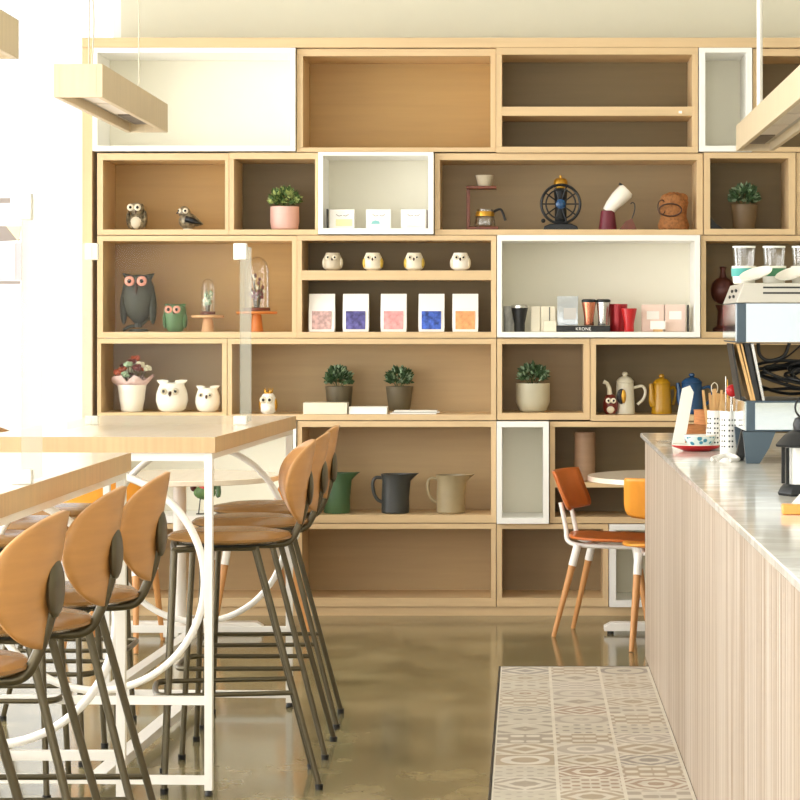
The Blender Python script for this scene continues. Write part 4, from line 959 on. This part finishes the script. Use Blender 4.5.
for z in (287.5, 293): MB().box(.085, W_-.05, -.0075, -.0062, T(z+.9), T(z-.9)).build('vent_slot', 'black', t)
for a, c in ((.004, 296), (.012, 290)):
    for q in (.15, .3): MB().ball((a-.003, q, T(c)), (.004, .02, .006), 0, 10).build('vent_hole', 'black', t)
MB().box(.034, W_, .03, DD-.02, T(432), T(401)).build('lower_body', 'slate', t, bevel=.002)
MB().box(.0285, .0335, .034, DD-.024, T(431), T(402)).build('mirror_panel', 'mirror', t)
MB().box(.062, W_, .022, .0295, T(430), T(403)).build('mirror_panel', 'mirror', t)
for a, c, mt, w in ((.0, .048, 'stick', .009), (.014, .058, 'stick', .006), (.026, .064, 'black', .016), (.048, .086, 'steel', .009), (-.016, .014, 'black', .006)):
    MB().prism([(a, T(343.6)), (a+w, T(343.6)), (c+w, T(400.8)), (c, T(400.8))], .03, .22).build('slanted_strut', mt, t)
MB().prism([(.022, T(432.3)), (.13, T(432.3)), (.11, T(448)), (.078, .0), (.034, .0)], .03, .055).build('leg', 'slate', t)
MB().prism([(.034, T(432.3)), (.06, T(432.3)), (.04, 0), (.012, 0)], .2, .24).build('leg', 'black', t)
for y in (.05, .42): MB().prism([(W_-.16, T(432.3)), (W_-.02, T(432.3)), (W_-.05, 0), (W_-.1, 0)], y, y+.03).build('leg', 'slate', t)
MB().prism([(.03, T(432.3)), (.13, T(432.3)), (.09, 0), (.04, 0)], .43, .46).build('leg', 'slate', t)
# cables on the lower body
g = MB(); zb = T(400.8)
for k in range(9):
    r0 = random.uniform(.07, .13); cx = .27+random.uniform(-.06, .08); cz_ = zb+.075+random.uniform(-.02, .03); pts = []
    for i in range(26):
        a = i*2*PI/26*1.0; pts.append((cx+r0*1.6*math.cos(a)+.01*math.sin(3*a+k), .13+.05*math.sin(a+k)+.012*k, max(zb+.009, cz_+r0*.42*math.sin(a)+.012*math.sin(2*a+k))))
    g.tube(pts, .0055, 7, True)
g.tube(smooth_path([(.085, .16, zb+.19), (.09, .16, zb+.15), (.12, .16, zb+.13), (.17, .16, zb+.145), (.19, .16, zb+.19)], 5), .006, 7)
g.tube(smooth_path([(.1, .16, zb+.1), (.18, .18, zb+.14), (.24, .18, zb+.19)], 5), .003, 6)
tag(g.build('cable_coil', 'black', loc=(mx0, mY, CZ)), 'tangled black cables resting inside the espresso machine gap', 'cable')
# cups on the machine
TT = CZ+T(283)+.0008
for k, (px, bm_, lab) in enumerate(((744, 'teal', 'white cup with a teal band, leftmost on the machine'), (774, 'green_band', 'white cup with a green band, second on the machine'), (803, 'green_band', 'white cup with a green band at the right photo edge'))):
    x = X(px, mY+.2); t = thing('banded_cup', lab, 'cup', (x, mY+.2, TT), 0, 'cups on the espresso machine')
    MB().lathe([(.034, 0), (.037, .003), (.042, .06), (.04, .06), (.034, .006), (0, .006)]).build('cup_body', 'white_cer', t)
    MB().lathe([(.0405, .025), (.0425, .025), (.0438, .052), (.0418, .052)]).build('band', bm_, t)
    t = thing('glass_tumbler', ('clear glass tumbler standing in the teal banded cup', 'clear glass tumbler standing in the green banded cup', 'clear glass tumbler, rightmost, cut by the photo edge')[k], 'glass', (x, mY+.2, TT+.0075), 0, 'glasses on the espresso machine')
    MB().lathe([(.026, 0), (.029, .002), (.038, .118), (.0365, .118), (.027, .006), (0, .006)]).build('glass_body', 'clear', t)
    MB().lathe([(.0372, .114), (.0385, .114), (.0385, .1195), (.0365, .1195)]).build('rim', 'frosted', t)
for k, px in enumerate((757, 793)):
    x = X(px, mY+.09)
    tag(MB().lathe([(.03, 0), (.032, .002), (.055, .01), (.057, .014), (.03, .007), (0, .006)], seg=32).build('saucer', 'white_cer', loc=(x, mY+.1, TT+.022), rot=(math.radians(18), math.radians(-17), 0)), ('white saucer leaning in front of the teal banded cup', 'white saucer leaning at the right photo edge')[k], 'saucer', 'saucers on the espresso machine')

# lantern
Yl = 6.46; t = thing('lantern', 'black metal lantern with glass panes', 'lantern', (X(806, Yl), Yl, CZ), math.radians(8))
MB().lathe([(.075, 0), (.078, .006), (.07, .022), (.062, .03), (0, .03)], seg=8).build('base', 'black_metal', t)
for a in range(8):
    b_ = a*PI/4+PI/8; MB().bar((.062*math.cos(b_), .062*math.sin(b_), .03), (.062*math.cos(b_), .062*math.sin(b_), .128), .009).build('post', 'black_metal', t)
MB().lathe([(.056, .0305), (.056, .1275)], seg=8).build('glass_cylinder', 'frosted', t)
MB().lathe([(.06, .128), (.082, .13), (.084, .136), (.06, .162), (.045, .172), (0, .174)], seg=8).build('roof', 'black_metal', t)
MB().lathe([(.034, .174), (.036, .19), (.03, .206), (.012, .214), (0, .216)], seg=16).build('chimney', 'black_metal', t)
MB().tube([(.03*math.cos(a*PI/10), 0, .235+.03*math.sin(a*PI/10)) for a in range(20)], .003, 6, True).build('ring_handle', 'black_metal', t)
p = con(797, 514)
t = thing('card_holder', 'orange block holding a slanted white card, by the lantern', 'sign', p)
MB().box(-.036, .05, -.02, .02, 0, .024).build('block', 'orange_pl', t, bevel=.003)
g = MB(); g.prism([(-.02, .0245), (-.014, .0245), (.04, .085), (.06, .085), (.06, .0245)], -.003, .003); g.build('card', 'paper', t)

# ---------------------------------------------------------------- hanging lamps
def lamp(label, x0, y0, y1, wires, wr=.0025):
    zt, hh, w = 2.31, .116, .17; t = thing('pendant_lamp', label, 'lamp', (x0+w/2, (y0+y1)/2, zt-hh), 0, 'box pendant lamps'); L_ = (y1-y0)/2
    k = .02
    g = MB(); g.box(-w/2, -w/2+k, -L_, L_, 0, hh); g.box(w/2-k, w/2, -L_, L_, 0, hh); g.box(-w/2+k, w/2-k, -L_, -L_+k, 0, hh); g.box(-w/2+k, w/2-k, L_-k, L_, 0, hh); g.box(-w/2+k, w/2-k, -L_+k, L_-k, hh-.012, hh)
    g.build('housing', 'lamp_wood', t, bevel=.001)
    MB().box(-w/2+k+.001, w/2-k-.001, -L_+k+.001, L_-k-.001, .035, .042).build('mounting_board', 'satin', t)
    n = max(2, int(2*L_/.5))
    for i in range(n):
        a = -L_+.06+i*(2*L_-.12)/n; MB().box(-.035, .035, a+.03, a+(2*L_-.12)/n-.03, .026, .0345).build('diffuser', 'grey_panel' if i == n-1 else 'diffuser', t)
    for y in wires: MB().tube([(0, y-(y0+y1)/2, hh), (0, y-(y0+y1)/2, ZC-(zt-hh))], wr, 8).build('suspension_rod' if wr > .005 else 'suspension_wire', 'white_metal' if wr > .005 else 'wire', t)
    return t
l = lamp('wooden box pendant lamp hanging at upper left, fully in view', -1.64, 8.33, 9.85, (8.54, 9.64))
g = MB(); g.tube(smooth_path([(0, -.5, .116), (.008, -.5, .3), (-.006, -.5, .5), (-.03, -.5, .75), (-.012, -.5, 1.0), (0, -.5, ZC-2.194)], 6), .003, 6); g.build('power_cord', 'wire', l)
lamp('wooden box pendant lamp cut off at the top left corner', -1.679, 5.77, 7.14, (5.98, 6.93))
lamp('wooden box pendant lamp at upper right above the counter', .954, 8.16, 10.9, (8.4, 10.67), .0135)

# ---------------------------------------------------------------- light and camera
w = bpy.data.worlds.new('sky'); bpy.context.scene.world = w; w.use_nodes = True
bg = w.node_tree.nodes['Background']; bg.inputs['Color'].default_value = (1, .99, .97, 1); bg.inputs['Strength'].default_value = 5.0
def portal(loc, rot, sx, sy):
    l = bpy.data.lights.new('daylight', 'AREA'); l.shape = 'RECTANGLE'; l.size = sx; l.size_y = sy; l.cycles.is_portal = True
    o = bpy.data.objects.new('daylight', l); C.objects.link(o); o.location = loc; o.rotation_euler = rot
portal((XL-.16, (YF+YB)/2, 1.8), (0, -PI/2, 0), 3.1, YB-YF)
portal(((XL+WB)/2, YB+.12, 1.75), (-PI/2, 0, 0), WB-XL+.2, 3.3)
portal(((XL+.3)/2, YF-.16, 1.55), (PI/2, 0, 0), .3-XL, 2.75)
portal((2.1, YF-.16, 1.55), (PI/2, 0, 0), 1.8, 2.7)
cam = bpy.data.cameras.new('camera'); co = bpy.data.objects.new('camera', cam); C.objects.link(co)
co.location = (0, 0, 1.4); co.rotation_euler = (PI/2, 0, 0); cam.sensor_width = 36; cam.sensor_fit = 'HORIZONTAL'; cam.lens = 36*F/800
cam.shift_x = (400-526)/800; cam.shift_y = -(400-326)/800; cam.clip_start = .05
sc_ = bpy.context.scene; sc_.camera = co
sc_.view_settings.view_transform = 'Standard'; sc_.view_settings.look = 'None'; sc_.view_settings.gamma = 1; sc_.view_settings.exposure = .43
sc_.view_settings.use_curve_mapping = False
sc_.cycles.use_denoising = True; sc_.cycles.max_bounces = 10; sc_.cycles.transparent_max_bounces = 16; sc_.cycles.diffuse_bounces = 5
